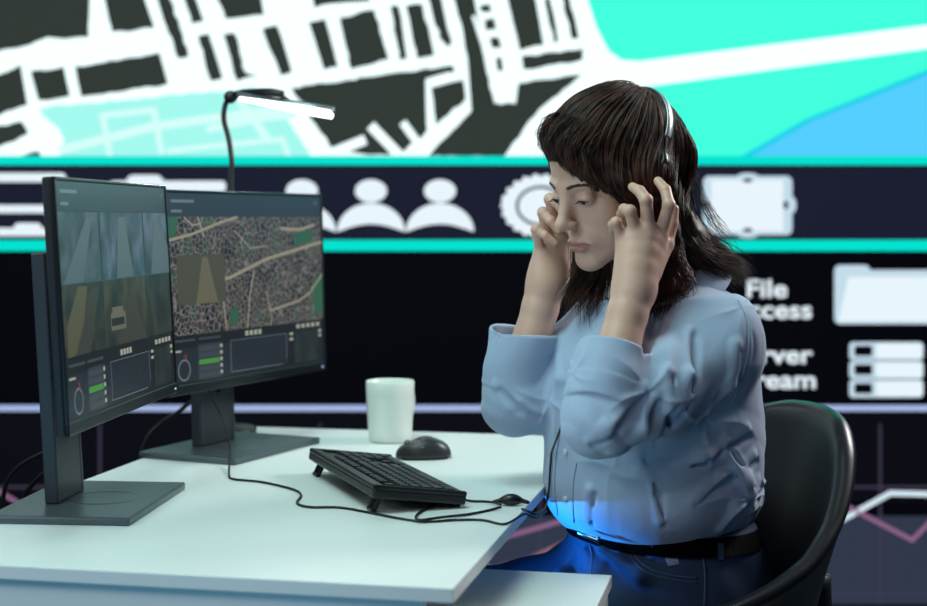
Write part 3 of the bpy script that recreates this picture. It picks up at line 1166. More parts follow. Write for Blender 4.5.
bm = bmesh.new()
grid = []
for ph in phis:
    zt = ztop(ph)
    grid.append([shell_pt(ph, 0.47 + (zt - 0.47) * k / 16) for k in range(17)])
TH = 0.034


def thick_shell(grid, th):
    bm = bmesh.new()
    nI, nJ = len(grid), len(grid[0])
    inner = [[bm.verts.new(p) for p in col] for col in grid]
    outer = [[bm.verts.new(p + Vector((p.x, p.y, 0)).normalized() * th) for p in col] for col in grid]
    for i in range(nI - 1):
        for j in range(nJ - 1):
            bm.faces.new((inner[i][j], inner[i + 1][j], inner[i + 1][j + 1], inner[i][j + 1]))
            bm.faces.new((outer[i][j], outer[i][j + 1], outer[i + 1][j + 1], outer[i + 1][j]))
    rim = [(i, nJ - 1) for i in range(nI)] + [(nI - 1, j) for j in range(nJ - 2, -1, -1)] + [(i, 0) for i in range(nI - 2, -1, -1)] + [(0, j) for j in range(1, nJ - 1)]
    nr = len(rim)
    # rounded rim: one raised loop between the two skins
    mids = []
    for (i, j) in rim:
        a, b = inner[i][j].co, outer[i][j].co
        up = Vector((0, 0, 0))
        if j == nJ - 1:
            up += Vector((0, 0, 1))
        if j == 0:
            up += Vector((0, 0, -1))
        t = Vector((-a.y, a.x, 0)).normalized()
        if i == nI - 1:
            up += t
        if i == 0:
            up -= t
        ls = []
        for s, h in ((0.15, 0.5), (0.5, 0.8), (0.85, 0.5)):
            ls.append(bm.verts.new(a.lerp(b, s) + up * th * 0.5 * h))
        mids.append(ls)
    for k in range(nr):
        n2 = (k + 1) % nr
        A = [inner[rim[k][0]][rim[k][1]]] + mids[k] + [outer[rim[k][0]][rim[k][1]]]
        B_ = [inner[rim[n2][0]][rim[n2][1]]] + mids[n2] + [outer[rim[n2][0]][rim[n2][1]]]
        for q in range(4):
            bm.faces.new((A[q], A[q + 1], B_[q + 1], B_[q]))
    bmesh.ops.recalc_face_normals(bm, faces=bm.faces)
    return bm


obj('backrest', thick_shell(grid, TH), VINYL, chair, True)
bm = bmesh.new()
add_lathe(bm, [(0, 0.405), (0.135, 0.405), (0.155, 0.42), (0.162, 0.445), (0.156, 0.466), (0.13, 0.478), (0, 0.482)], 48)
obj('seat', bm, VINYL, chair, True)
bk = Vector((-FDIR[0], -FDIR[1], 0))
obj('back_bracket', tube([bk * 0.10 + Vector((0, 0, 0.400)), bk * 0.20 + Vector((0, 0, 0.405)), bk * 0.262 + Vector((0, 0, 0.46)), bk * 0.272 + Vector((0, 0, 0.565))], [0.026, 0.03, 0.032, 0.026], 14, 5), VINYL, chair, True)
CHROME = mat('chrome', srgb(150, 152, 156), 0.2, 1.0)
obj('gas_lift', tube([(0, 0, 0.09), (0, 0, 0.41)], 0.026, 20), CHROME, chair, True)
for k in range(5):
    a = math.radians(20 + 72 * k)
    d = Vector((math.cos(a), math.sin(a), 0))
    leg = obj('leg', tube([d * 0.02 + Vector((0, 0, 0.10)), d * 0.16 + Vector((0, 0, 0.088)), d * 0.29 + Vector((0, 0, 0.072))], [0.026, 0.022, 0.016], 10, 3), mat('chair_base_black', srgb(22, 22, 24), 0.4), chair, True)
    t_ = Vector((-d.y, d.x, 0)) * 0.02
    obj('caster', tube([d * 0.285 + Vector((0, 0, 0.028)) - t_, d * 0.285 + Vector((0, 0, 0.028)) + t_], 0.028, 18), mat('caster_black', srgb(20, 20, 22), 0.5), leg)

# ------------------------------------------------------------------ the woman: body
person = thing('person', 'woman in light blue shirt and jeans holding headphones to her ears', 'person', (0.34, 2.49, 0))


def part(name, verts, quads, mats, midx=None, parent=None, base=None):
    o = mesh_np(name, verts - nv(person.location), quads, mats, parent or person, midx)
    return o


def partbm(name, bm, m, parent=None):
    bmesh.ops.translate(bm, vec=-person.location, verts=bm.verts)
    return obj(name, bm, m, parent or person, True)


YAW, PIT, ROL = math.radians(56), math.radians(20.5), math.radians(3.3)
HC = nv((0.2345, 2.42, 1.2455))
HS = 1.06
f0 = nv((-math.sin(YAW), -math.cos(YAW), 0))
r0 = nv((-math.cos(YAW), math.sin(YAW), 0))
zz = nv((0, 0, 1))
hf = f0 * math.cos(PIT) - zz * math.sin(PIT)
hu = zz * math.cos(PIT) + f0 * math.sin(PIT)
hr = r0 * math.cos(ROL) + hu * math.sin(ROL)
hu = hu * math.cos(ROL) - r0 * math.sin(ROL)
HR = np.stack([hr, hf, hu], 1)           # columns: the head's own right, forward, up


def H(p):
    """head-local point -> world"""
    return HC + HS * (HR @ nv(p))


def head(f):
    """a head-local distance as a world distance"""
    return lambda Q: f((Q - HC) @ HR / HS) * HS


def PV(px, py, d):
    return nv(P(px, py, d))


skin = []


def A(k, f, op='+'):
    skin.append((op, k, f))


def AH(k, f, op='+'):
    skin.append((op, k, head(f)))


# head
AH(0, sd_ell((0, -0.015, 0.032), (0.073, 0.092, 0.084)))
AH(0.03, sd_ell((0, 0.028, -0.030), (0.056, 0.056, 0.080)))
AH(0.02, sd_ell((0, 0.030, 0.042), (0.056, 0.055, 0.055)))
for sx in (-1, 1):
    AH(0.018, sd_sphere((sx * 0.040, 0.050, -0.027), 0.023))
    AH(0.03, sd_sphere((sx * 0.038, 0.040, -0.062), 0.022))
    AH(0.022, sd_cone((sx * 0.049, 0.000, -0.068), (sx * 0.014, 0.070, -0.102), 0.015, 0.014))
    AH(0.012, sd_cone((sx * 0.014, 0.0835, 0.018), (sx * 0.040, 0.070, 0.019), 0.0075, 0.008))
AH(0.014, sd_ell((0, 0.076, -0.104), (0.017, 0.013, 0.014)))
AH(0.018, sd_ell((0, 0.070, -0.069), (0.027, 0.021, 0.022)))
for sx in (-1, 1):
    AH(0.012, sd_ell((sx * 0.031, 0.099, -0.001), (0.017, 0.013, 0.012)), '-')
# nose
AH(0.018, sd_cone((0, 0.0810, 0.012), (0, 0.1030, -0.030), 0.0085, 0.0095))
AH(0.010, sd_sphere((0, 0.1085, -0.0350), 0.0088))
for sx in (-1, 1):
    AH(0.009, sd_ell((sx * 0.0098, 0.0965, -0.0390), (0.0050, 0.0080, 0.0052)))
    AH(0.002, sd_sphere((sx * 0.0062, 0.1045, -0.0470), 0.0030), '-')
# lips
AH(0.004, sd_cone((0, 0.0925, -0.0675), (0.012, 0.0900, -0.0680), 0.0038, 0.0034))
AH(0.004, sd_cone((0, 0.0925, -0.0675), (-0.012, 0.0900, -0.0680), 0.0038, 0.0034))
AH(0.004, sd_cone((0.012, 0.0905, -0.0670), (0.0235, 0.0815, -0.0720), 0.0042, 0.0020))
AH(0.004, sd_cone((-0.012, 0.0905, -0.0670), (-0.0235, 0.0815, -0.0720), 0.0042, 0.0020))
AH(0.004, sd_cone((-0.010, 0.0890, -0.0778), (0.010, 0.0890, -0.0778), 0.0047))
AH(0.004, sd_cone((0.010, 0.0905, -0.0785), (0.022, 0.0815, -0.0735), 0.0055, 0.0020))
AH(0.004, sd_cone((-0.010, 0.0905, -0.0785), (-0.022, 0.0815, -0.0735), 0.0055, 0.0020))
for sx in (-1, 1):
    AH(0.0025, sd_cone((0, 0.0948, -0.0723), (sx * 0.012, 0.0926, -0.0722), 0.0018), '-')
    AH(0.0025, sd_cone((sx * 0.012, 0.0926, -0.0722), (sx * 0.0250, 0.0828, -0.0748), 0.0017, 0.0013), '-')
AH(0.008, sd_ell((0, 0.0965, -0.0920), (0.016, 0.007, 0.006)), '-')
# lids, cut open over the eyes; she looks down
EYEC = [(-0.0315, 0.0735, -0.0015), (0.0315, 0.0735, -0.0015)]
for c in EYEC:
    AH(0.004, sd_ell(c, (0.0148, 0.0130, 0.0125)))
    AH(0.0012, sd_ell((c[0], c[1] + 0.014, c[2] - 0.0042), (0.0128, 0.012, 0.0030)), '-')
    AH(0.0015, sd_cone((c[0] - 0.012, c[1] + 0.0105, c[2] + 0.0080), (c[0] + 0.012, c[1] + 0.0105, c[2] + 0.0080), 0.0010), '-')
# ears
for sx in (-1, 1):
    AH(0.006, sd_ell((sx * 0.0745, -0.008, -0.006), (0.009, 0.017, 0.030)))
HEAD_N = len(skin)
# neck and the trunk under the shirt
NB = nv((0.345, 2.465, 1.035))
A(0.025, sd_cone(H((0, -0.020, -0.055)), NB, 0.052, 0.056))
A(0.03, sd_cone(NB, (0.335, 2.47, 0.90), 0.075, 0.10))
SHN, SHF = nv((0.398, 2.325, 1.000)), nv((0.270, 2.600, 1.000))
A(0.05, sd_cone(NB - (0, 0, 0.02), SHN, 0.048, 0.046))
A(0.05, sd_cone(NB - (0, 0, 0.02), SHF, 0.048, 0.046))
# arms
ELN, WRN = PV(600, 417, 2.20), PV(634.5, 287, 2.272)
ELF, WRF = PV(517, 400, 2.49), PV(547, 281, 2.50)


def lerp(a, b, t):
    return a + (b - a) * t


for sh, el, wr in ((SHN, ELN, WRN), (SHF, ELF, WRF)):
    A(0.02, sd_cone(sh, el, 0.046, 0.038))
    A(0.012, sd_cone(el, lerp(el, wr, 0.35), 0.036, 0.0375))
    A(0.012, sd_cone(lerp(el, wr, 0.35), lerp(el, wr, 0.80), 0.0375, 0.0285))
    A(0.014, sd_cone(lerp(el, wr, 0.80), wr, 0.0285, 0.0268))


def hand(wrist, fingers, thumb, wr_r=0.0250):
    """fingers: lists of four joints from knuckle to tip"""
    for k, (j, r) in enumerate(zip(fingers, (0.0090, 0.0093, 0.0088, 0.0078))):
        m = lerp(wrist, j[0], -0.04)
        A(0.026, sd_cone(m, j[0], 0.0195, r + 0.0030))
    for a, b in zip(fingers, fingers[1:]):
        A(0.018, sd_cone(lerp(wrist, a[0], 0.35), lerp(wrist, b[0], 0.35), 0.0155))
        A(0.014, sd_cone(lerp(wrist, a[0], 0.62), lerp(wrist, b[0], 0.62), 0.0130))
        A(0.008, sd_cone(lerp(wrist, a[0], 0.88), lerp(wrist, b[0], 0.88), 0.0110))
    for j, r in zip(fingers, (0.0094, 0.0096, 0.0091, 0.0081)):
        A(0.0055, sd_cone(j[0], j[1], r + 0.0012, r))
        A(0.0030, sd_cone(j[1], j[2], r, r * 0.90))
        A(0.0022, sd_cone(j[2], j[3], r * 0.90, r * 0.74))
        A(0.0025, sd_sphere(j[1], r * 1.05))
    A(0.014, sd_cone(thumb[0], thumb[1], 0.0175, 0.0120))
    A(0.006, sd_cone(thumb[1], thumb[2], 0.0105, 0.0096))
    A(0.003, sd_cone(thumb[2], thumb[3], 0.0096, 0.0078))


near_f = [[PV(660, 237, 2.292), PV(669, 205, 2.284), PV(665.5, 190, 2.297), PV(658, 181, 2.312)],
          [PV(648.5, 230, 2.280), PV(646, 200, 2.266), PV(639.5, 191, 2.277), PV(632.5, 187, 2.295)],
          [PV(636, 233, 2.280), PV(630, 211, 2.266), PV(624.0, 209, 2.280), PV(620.5, 214, 2.296)],
          [PV(623, 241, 2.288), PV(616, 222.5, 2.276), PV(612.5, 224.5, 2.287), PV(612.5, 231, 2.298)]]
near_t = [PV(651, 270, 2.290), PV(666, 245, 2.312), PV(672, 224, 2.322), PV(674, 209, 2.326)]
hand(WRN, near_f, near_t)
far_f = [[PV(572, 243, 2.535), PV(566, 203, 2.535), PV(577, 195, 2.520), PV(586, 199, 2.508)],
         [PV(561, 241, 2.520), PV(550, 199, 2.505), PV(557, 203, 2.492), PV(564, 213, 2.484)],
         [PV(550, 246, 2.503), PV(543, 212.5, 2.487), PV(550.5, 221, 2.476), PV(558.5, 231, 2.474)],
         [PV(541, 254, 2.488), PV(536, 229.5, 2.472), PV(545, 235.5, 2.464), PV(555, 243, 2.464)]]
far_t = [PV(560, 268, 2.515), PV(574, 250, 2.530), PV(584, 232, 2.535), PV(590, 218, 2.53)]
hand(WRF, far_f, far_t)

v_, q_ = sdf_mesh(skin, (0.03, 2.12, 0.815), (0.46, 2.69, 1.40), 0.0013)
v_ = relax(v_, q_, 2, 0.4)
cen_ = (v_[q_].mean(1) - HC) @ HR / HS
lipz = 0.0088 * np.sqrt(np.maximum(0, 1 - (cen_[:, 0] / 0.0235) ** 2))
lips = (np.abs(cen_[:, 0]) < 0.0235) & (cen_[:, 1] > 0.080) & (cen_[:, 2] < -0.0725 + lipz * 0.92) & (cen_[:, 2] > -0.0725 - lipz * 1.12)
SKIN = mat('skin', srgb(206, 166, 148), 0.46, sss=0.12, noise=(60, 0.05), bump=(900, 0.08, 0.0004))
LIPM = mat('lips', srgb(178, 122, 112), 0.40, sss=0.1)
body = part('body', v_, q_, [SKIN, LIPM], lips.astype(int))

EYEW = mat('eye_white', srgb(222, 220, 216), 0.15)
IRIS = mat('iris_brown', srgb(40, 28, 22), 0.1)
for c in EYEC:
    bm = bmesh.new()
    bmesh.ops.create_uvsphere(bm, u_segments=24, v_segments=16, radius=0.0118 * HS)
    look = (hf * 0.90 - hu * 0.40)
    look /= np.linalg.norm(look)
    bmesh.ops.translate(bm, vec=Vector(H(c)), verts=bm.verts)
    eye = partbm('eye', bm, EYEW)
    b2 = bmesh.new()
    bmesh.ops.create_uvsphere(b2, u_segments=20, v_segments=12, radius=0.0072 * HS)
    bmesh.ops.translate(b2, vec=Vector(H(c) + look * 0.0057 * HS), verts=b2.verts)
    partbm('iris', b2, IRIS, body)



def snap(p, lift=0.0004):
    """move a point onto the skin"""
    p = np.array(p, dtype=float)
    for _ in range(4):
        e = 5e-4
        Q = np.array([p, p + (e, 0, 0), p + (0, e, 0), p + (0, 0, e)])
        d = combine(Q, skin[:HEAD_N])
        g = (d[1:] - d[0]) / e
        p = p - (d[0] - lift) * g / (g @ g + 1e-9)
    return p


HAIRD = mat('hair_brown', srgb(74, 54, 46), 0.5, noise=(25, 0.3), spec=0.6)
for sx in (-1, 1):
    bm = bmesh.new()
    rr = random.Random(5)
    for k in range(90):
        t = k / 89
        x = 0.012 + 0.036 * t
        z = 0.0185 + 0.0065 * math.sin(t * 2.3) - 0.004 * t + rr.uniform(-0.0026, 0.0026) * (1 - t * 0.6)
        y = 0.0955 - 0.52 * max(0, x - 0.012) ** 1.15 - 0.0015
        a = snap(H((sx * x, y, z - 0.001)))
        b = snap(H((sx * (x + 0.008), y - 0.0045, z + 0.0022 * (1 - t * 1.6))))
        add_tube(bm, [Vector(a), Vector(b)], [0.0006, 0.0003], 4)
    partbm('eyebrow', bm, HAIRD)
    bm = bmesh.new()
    c = EYEC[0] if sx < 0 else EYEC[1]
    pts = []
    for k in range(9):
        u = -1 + 2 * k / 8
        pts.append(Vector(H((c[0] + 0.0128 * u, c[1] + 0.0128 * math.sqrt(max(0.05, 1 - 0.62 * u * u)) + 0.0004, c[2] - 0.0012 - 0.0022 * u * u))))
    add_tube(bm, pts, [0.0003] + [0.0008] * 7 + [0.0003], 5)
    for k in range(14):
        u = -0.9 + 1.8 * k / 13
        a = nv((c[0] + 0.0128 * u, c[1] + 0.0128 * math.sqrt(max(0.05, 1 - 0.62 * u * u)), c[2] - 0.0012 - 0.0022 * u * u))
        add_tube(bm, [Vector(H(a)), Vector(H(a + nv((0.002 * u, 0.004, -0.0018)))), Vector(H(a + nv((0.003 * u, 0.0065, -0.0016))))], [0.0003, 0.00025, 0.0001], 4)
    partbm('eyelashes', bm, mat('lash_black', srgb(16, 12, 12), 0.5))

# ------------------------------------------------------------------ shirt
sh = []


def S_(k, f, op='+'):
    sh.append((op, k, f))


def zp(py, d=2.47):
    return CAM_Z - (py - 220) / FPX * d


pys = [528, 520, 511, 498, 480, 430, 400, 360, 330, 300]
cxp = [647, 648, 649, 651, 652, 652, 652, 652, 655, 666]
wdt = [82, 92, 99, 103, 104, 105, 104, 98, 85, 70]
zs_ = [zp(p) for p in pys]
cx_ = [(c - 463.5) / FPX * 2.47 for c in cxp]
aa_ = [0.165, 0.175, 0.183, 0.19, 0.192, 0.19, 0.188, 0.182, 0.172, 0.150]
bb_ = [math.sqrt(max((w / FPX * 2.47) ** 2 - (a * 0.423) ** 2, 0.006)) / 0.906 for w, a in zip(wdt, aa_)]
cy_ = [2.49, 2.49, 2.485, 2.48, 2.475, 2.47, 2.465, 2.46, 2.46, 2.46]
S_(0, sd_loft(zs_, cx_, cy_, aa_, bb_, LDIR, FDIR, 2.2))
S_(0.06, sd_cone(NB + (0.012, 0.005, -0.012), SHN + (-0.004, 0.0, -0.004), 0.056, 0.058))
S_(0.06, sd_cone(NB + (0.012, 0.005, -0.012), SHF, 0.060, 0.060))
S_(0.05, sd_cone(NB + (0.035, 0.02, -0.065), NB + (0.050, -0.03, -0.12), 0.050, 0.05))
# sleeves
S_(0.030, sd_cone(SHN + (-0.004, 0.0, -0.016), lerp(SHN, ELN, 0.55) + (0.006, 0, -0.012), 0.068, 0.064))
S_(0.030, sd_cone(lerp(SHN, ELN, 0.55) + (0.006, 0, -0.012), ELN + (0, 0, -0.006), 0.064, 0.054))
S_(0.025, sd_cone(ELN, lerp(ELN, WRN, 0.30), 0.054, 0.048))
S_(0.030, sd_cone(SHF, lerp(SHF, ELF, 0.6), 0.066, 0.062))
S_(0.030, sd_cone(lerp(SHF, ELF, 0.6), ELF, 0.062, 0.056))
S_(0.022, sd_cone(ELF, PV(516, 372, 2.49), 0.056, 0.052))
# turned-back cuffs
CN0, CN1 = PV(604, 402, 2.205), PV(616.5, 349, 2.237)
CF0, CF1 = PV(515, 388, 2.49), PV(523, 331, 2.485)
for c0, c1, r0_, r1_ in ((CN0, CN1, 0.0585, 0.0565), (CF0, CF1, 0.0575, 0.0560)):
    S_(0.0015, sd_cyl(c0, c1, r0_, r1_, 0.004))
    ax = (c1 - c0) / np.linalg.norm(c1 - c0)
    S_(0.004, sd_cyl(lerp(c0, c1, 0.45), c1 + ax * 0.04, r1_ - 0.0085, r1_ - 0.0065, 0.003), '-')
# second roll of the near cuff
S_(0.0015, sd_cyl(lerp(CN0, CN1, -0.12), lerp(CN0, CN1, 0.35), 0.0605, 0.0600, 0.006))
S_(0.05, sd_cone(PV(735, 500, 2.50), PV(716, 520, 2.46), 0.040, 0.036))
# tucks and drag lines
folds = [((645, 388, 2.20), (612, 425, 2.165), (590, 440, 2.15), .010), ((655, 395, 2.19), (640, 430, 2.17), (610, 452, 2.16), .010),
         ((668, 372, 2.22), (668, 410, 2.19), (650, 438, 2.19), .009), ((690, 330, 2.26), (690, 375, 2.22), (672, 420, 2.20), .009),
         ((735, 345, 2.27), (728, 385, 2.27), (700, 420, 2.25), .010),
         ((660, 300, 2.29), (648, 325, 2.26), (642, 345, 2.25), .008),
         ((745, 430, 2.40), (700, 455, 2.31), (640, 470, 2.29), .010), ((752, 455, 2.42), (722, 478, 2.34), (690, 500, 2.31), .010),
         ((757, 480, 2.45), (735, 505, 2.37), (720, 528, 2.36), .009),
         ((725, 440, 2.35), (745, 480, 2.38), (750, 510, 2.43), .010),
         ((600, 455, 2.31), (590, 490, 2.33), (588, 520, 2.34), .005),
         ((640, 455, 2.29), (655, 490, 2.29), (660, 520, 2.30), .005),
         ((560, 330, 2.42), (562, 380, 2.38), (556, 430, 2.37), .008),
         ((495, 385, 2.45), (515, 405, 2.432), (535, 412, 2.435), .008)]
plain = list(sh)


def on_shirt(px, py, lift=0.0):
    """where the line of sight through a point of the cloth meets it"""
    d = nv(((px - 463.5) / FPX, 1.0, -(py - 220.0) / FPX))
    d /= np.linalg.norm(d)
    o = nv((0, 0, CAM_Z))
    t = 1.95
    for _ in range(40):
        v = combine((o + d * t)[None, :], plain)[0]
        if v < 0.0006:
            break
        t += max(v * 0.8, 0.0008)
        if t > 2.85:
            return None
    return o + d * (t + lift)


for *ps, r in folds:
    q = [on_shirt(p[0], p[1], r * 0.35) for p in ps]
    g = [on_shirt(p[0] + 5, p[1] + 6, -r * 0.10) for p in ps]
    for w, op, k, sc in ((q, '+', 0.012, 1.0), (g, '-', 0.010, 0.45)):
        for a, b, ra, rb in ((w[0], w[1], 0.5, 1.0), (w[1], w[2], 1.0, 0.35)):
            if a is not None and b is not None and np.linalg.norm(a - b) < 0.16:
                S_(k, sd_cone(a, b, r * ra * sc, r * rb * sc), op)
# room for the neck
S_(0.012, sd_cone(H((0, -0.02, -0.06)), NB + (0, 0, 0.012), 0.060, 0.062), '-')


# where the cloth gathers: centre, number of folds, reach, depth of the folds, turn
GATHER = []
for px_, py_, n_, R_, A_, ph_ in ((648, 392, 5, 0.085, 0.0065, 0.4), (705, 420, 5, 0.10, 0.0060, 1.1), (752, 498, 6, 0.10, 0.0070, 0.2),
                                  (548, 400, 4, 0.06, 0.0055, 0.0), (572, 372, 5, 0.045, 0.0050, 0.7), (742, 305, 5, 0.07, 0.0035, 0.0), (612, 470, 4, 0.08, 0.0040, 0.9), (655, 310, 4, 0.06, 0.0035, 0.5)):
    c_ = on_shirt(px_, py_)
    if c_ is not None:
        GATHER.append((c_, n_, R_, A_, ph_))


def wrinkle(Q):
    x, y, z = Q[:, 0], Q[:, 1], Q[:, 2]
    w = np.sin(9 * x + 31 * z + 2.0 * np.sin(17 * y + 8 * z)) * np.sin(23 * z - 19 * x + 1.5 * np.sin(21 * x - 5 * y))
    g = np.sin(40 * (z + 0.6 * x) + 3.0 * np.sin(13 * x + 9 * y + 4 * z) + 2 * np.sin(19 * z - 7 * y))
    d = 0.0028 * w + 0.0016 * (1 - 2 * np.abs(g)) * (0.5 + 0.5 * np.sin(15 * x + 11 * z - 8 * y))
    for c, n, R, A_, ph in GATHER:
        r2 = ((Q - c) ** 2).sum(1)
        m = r2 < (2.2 * R) ** 2
        if m.any():
            q = Q[m] - c
            r = np.sqrt(r2[m])
            th = np.arctan2(q[:, 2], q[:, 0] - 0.3 * q[:, 1])
            f = (1 - np.abs(np.sin(0.5 * n * th + ph + 0.7 * np.sin(26 * r + 3 * ph)))) ** 1.6
            fall = np.exp(-(r / R) ** 2) * np.clip(r / (0.55 * R), 0.0, 1)
            d[m] -= A_ * (f - 0.35) * fall
    return d


v_, q_ = sdf_mesh(sh, (-0.02, 2.06, 0.60), (0.54, 2.76, 1.12), 0.0022, wrinkle)
v_ = relax(v_, q_, 1, 0.4)


def shirt_material():
    m = mat('shirt_cotton', srgb(160, 178, 204), 0.82, sheen=0.15, noise=(10, 0.04), spec=0.25)
    nt = m.node_tree
    L = nt.links.new
    tc = nt.nodes.new('ShaderNodeTexCoord')
    mp = nt.nodes.new('ShaderNodeMapping')
    mp.inputs['Scale'].default_value = (1, 1, 0.45)
    mp.inputs['Rotation'].default_value = (0.3, 0.5, 0)
    L(tc.outputs['Object'], mp.inputs['Vector'])
    n = nt.nodes.new('ShaderNodeTexNoise')
    n.inputs['Scale'].default_value = 14
    n.inputs['Detail'].default_value = 2
    n.inputs['Distortion'].default_value = 0.5
    L(mp.outputs[0], n.inputs['Vector'])
    n2 = nt.nodes.new('ShaderNodeTexNoise')
    n2.inputs['Scale'].default_value = 1400
    L(tc.outputs['Object'], n2.inputs['Vector'])
    b1 = nt.nodes.new('ShaderNodeBump')
    b1.inputs['Strength'].default_value = 0.35
    b1.inputs['Distance'].default_value = 0.012
    L(n.outputs['Fac'], b1.inputs['Height'])
    b2 = nt.nodes.new('ShaderNodeBump')
    b2.inputs['Strength'].default_value = 0.12
    b2.inputs['Distance'].default_value = 0.0005
    L(n2.outputs['Fac'], b2.inputs['Height'])
    L(b1.outputs[0], b2.inputs['Normal'])
    L(b2.outputs[0], nt.nodes['Principled BSDF'].inputs['Normal'])
    return m


SHIRT = shirt_material()
shirt = part('shirt', v_, q_, SHIRT)


# ------------------------------------------------------------------ jeans, belt, shoes
jn = []


def J(k, f, op='+'):
    jn.append((op, k, f))


zj = [0.42, 0.47, 0.52, 0.57, 0.63, 0.685]
J(0, sd_loft(zj, [0.345, 0.348, 0.348, 0.342, 0.334, 0.330], [2.49] * 6, [0.165, 0.185, 0.190, 0.185, 0.175, 0.168], [0.11, 0.15, 0.165, 0.160, 0.148, 0.138], LDIR, FDIR, 2.2))
KNN, KNF = nv((-0.045, 2.305, 0.515)), nv((-0.075, 2.500, 0.515))
ANN, ANF = nv((-0.010, 2.300, 0.10)), nv((-0.045, 2.490, 0.10))
J(0.05, sd_cone((0.345, 2.405, 0.553), KNN, 0.086, 0.062))
J(0.05, sd_cone((0.290, 2.575, 0.553), KNF, 0.086, 0.060))
for kn, an in ((KNN, ANN), (KNF, ANF)):
    J(0.03, sd_cone(kn, an, 0.060, 0.050))
jfolds = [((585, 552, 2.42), (600, 575, 2.37), (640, 600, 2.33), .010), ((600, 548, 2.36), (640, 575, 2.32), (700, 585, 2.33), .008), ((700, 575, 2.34), (730, 590, 2.36), (750, 600, 2.40), .010),
          ((575, 560, 2.48), (560, 575, 2.46), (540, 590, 2.44), .008)]
for a, b, c, r in jfolds:
    J(0.02, sd_cone(PV(*a), PV(*b), r * 0.5, r))
    J(0.02, sd_cone(PV(*b), PV(*c), r, r * 0.4))
v_, q_ = sdf_mesh(jn, (-0.17, 2.16, 0.02), (0.56, 2.74, 0.70), 0.0038, lambda Q: 0.0022 * np.sin(60 * Q[:, 0] + 25 * Q[:, 2] + 3 * np.sin(22 * Q[:, 1])) * np.sin(31 * Q[:, 2] + 17 * Q[:, 1]))
v_ = relax(v_, q_, 2, 0.5)
DENIM = mat('denim', srgb(44, 62, 92), 0.8, noise=(14, 0.45), bump=(1200, 0.2, 0.0006), spec=0.2)
jeans = part('jeans', v_, q_, DENIM)


def ring_pts(z, cx, cy, a, b, n=72, tilt=0.0):
    out = []
    for k in range(n):
        t = 2 * math.pi * k / n
        c, s = math.cos(t), math.sin(t)
        u = a * math.copysign(abs(c) ** (2 / 2.2), c)
        v = b * math.copysign(abs(s) ** (2 / 2.2), s)
        p = LDIR * u + FDIR * v
        out.append(Vector((cx + p[0], cy + p[1], z + tilt * v)))
    return out


bm = bmesh.new()
lo_ = [bm.verts.new(p) for p in ring_pts(0.657, 0.331, 2.49, 0.1768, 0.1490, tilt=0.02)]
hi_ = [bm.verts.new(p) for p in ring_pts(0.686, 0.330, 2.49, 0.1716, 0.1412, tilt=0.02)]
for k in range(72):
    bm.faces.new((lo_[k], lo_[(k + 1) % 72], hi_[(k + 1) % 72], hi_[k]))
bmesh.ops.solidify(bm, geom=bm.faces[:], thickness=0.004)
belt = partbm('belt', bm, mat('belt_leather', srgb(8, 8, 9), 0.8, spec=0.05))
bc = P(588, 537, 2.355)
bm = box((0, 0, 0), (0.040, 0.005, 0.006), 0.0015)
add_box(bm, (0.019, 0.001, 0.002), (0.005, 0.004, 0.013), 0.0012)
bmesh.ops.rotate(bm, matrix=Matrix.Rotation(math.radians(12), 3, 'Y') , verts=bm.verts)
bmesh.ops.rotate(bm, matrix=Matrix.Rotation(math.radians(-40), 3, 'Z'), verts=bm.verts)
bmesh.ops.translate(bm, vec=bc, verts=bm.verts)
partbm('buckle', bm, CHROME, belt)
for an in (ANN, ANF):
    fd = nv((-0.96, -0.28, 0))
    prims = [('+', 0, sd_ell(an + fd * 0.06 + (0, 0, -0.055), (0.115, 0.042, 0.04), np.stack([fd, nv((0.28, -0.96, 0)), zz], 1))),
             ('+', 0.03, sd_cone(an + (0, 0, 0.02), an + (0, 0, -0.06), 0.045, 0.038))]
    v_, q_ = sdf_mesh(prims, an + (-0.25, -0.15, -0.10), an + (0.12, 0.12, 0.10), 0.005)
    v_[:, 2] = np.maximum(v_[:, 2], 0.001)
    part('shoe', v_, q_, mat('shoe_black', srgb(24, 24, 26), 0.5))

# ------------------------------------------------------------------ hair
from mathutils.bvhtree import BVHTree
hb = []


def B_(k, f, op='+'):
    hb.append((op, k, f))


def BH(k, f, op='+'):
    hb.append((op, k, head(f)))


BH(0, sd_ell((0, -0.022, 0.044), (0.087, 0.106, 0.096)))
BH(0.03, sd_ell((-0.004, -0.086, 0.016), (0.072, 0.054, 0.080)))
BH(0.02, sd_ell((0.004, 0.052, 0.086), (0.052, 0.036, 0.028)))
BH(0.02, sd_ell((0.010, 0.064, 0.090), (0.026, 0.018, 0.014)))
BH(0.016, sd_ell((-0.086, -0.010, 0.004), (0.020, 0.036, 0.038)))
for sx in (-1, 1):
    BH(0.02, sd_cone((sx * 0.078, -0.020, 0.010), (sx * 0.068, -0.040, -0.075), 0.026, 0.022))
# the front cut away round the face, lower on the near side where the fringe sweeps across
BH(0.004, sd_ell((0.030, 0.105, -0.050), (0.076, 0.072, 0.112)), '-')
BH(0.004, sd_ell((-0.030, 0.080, -0.080), (0.045, 0.062, 0.070)), '-')
# the swept fringe
BH(0.014, sd_cone((0.000, 0.072, 0.090), (-0.045, 0.070, 0.056), 0.020, 0.016))
BH(0.014, sd_cone((-0.045, 0.070, 0.056), (-0.074, 0.044, 0.016), 0.016, 0.016))
BH(0.014, sd_cone((-0.074, 0.044, 0.016), (-0.083, 0.018, -0.022), 0.016, 0.014))
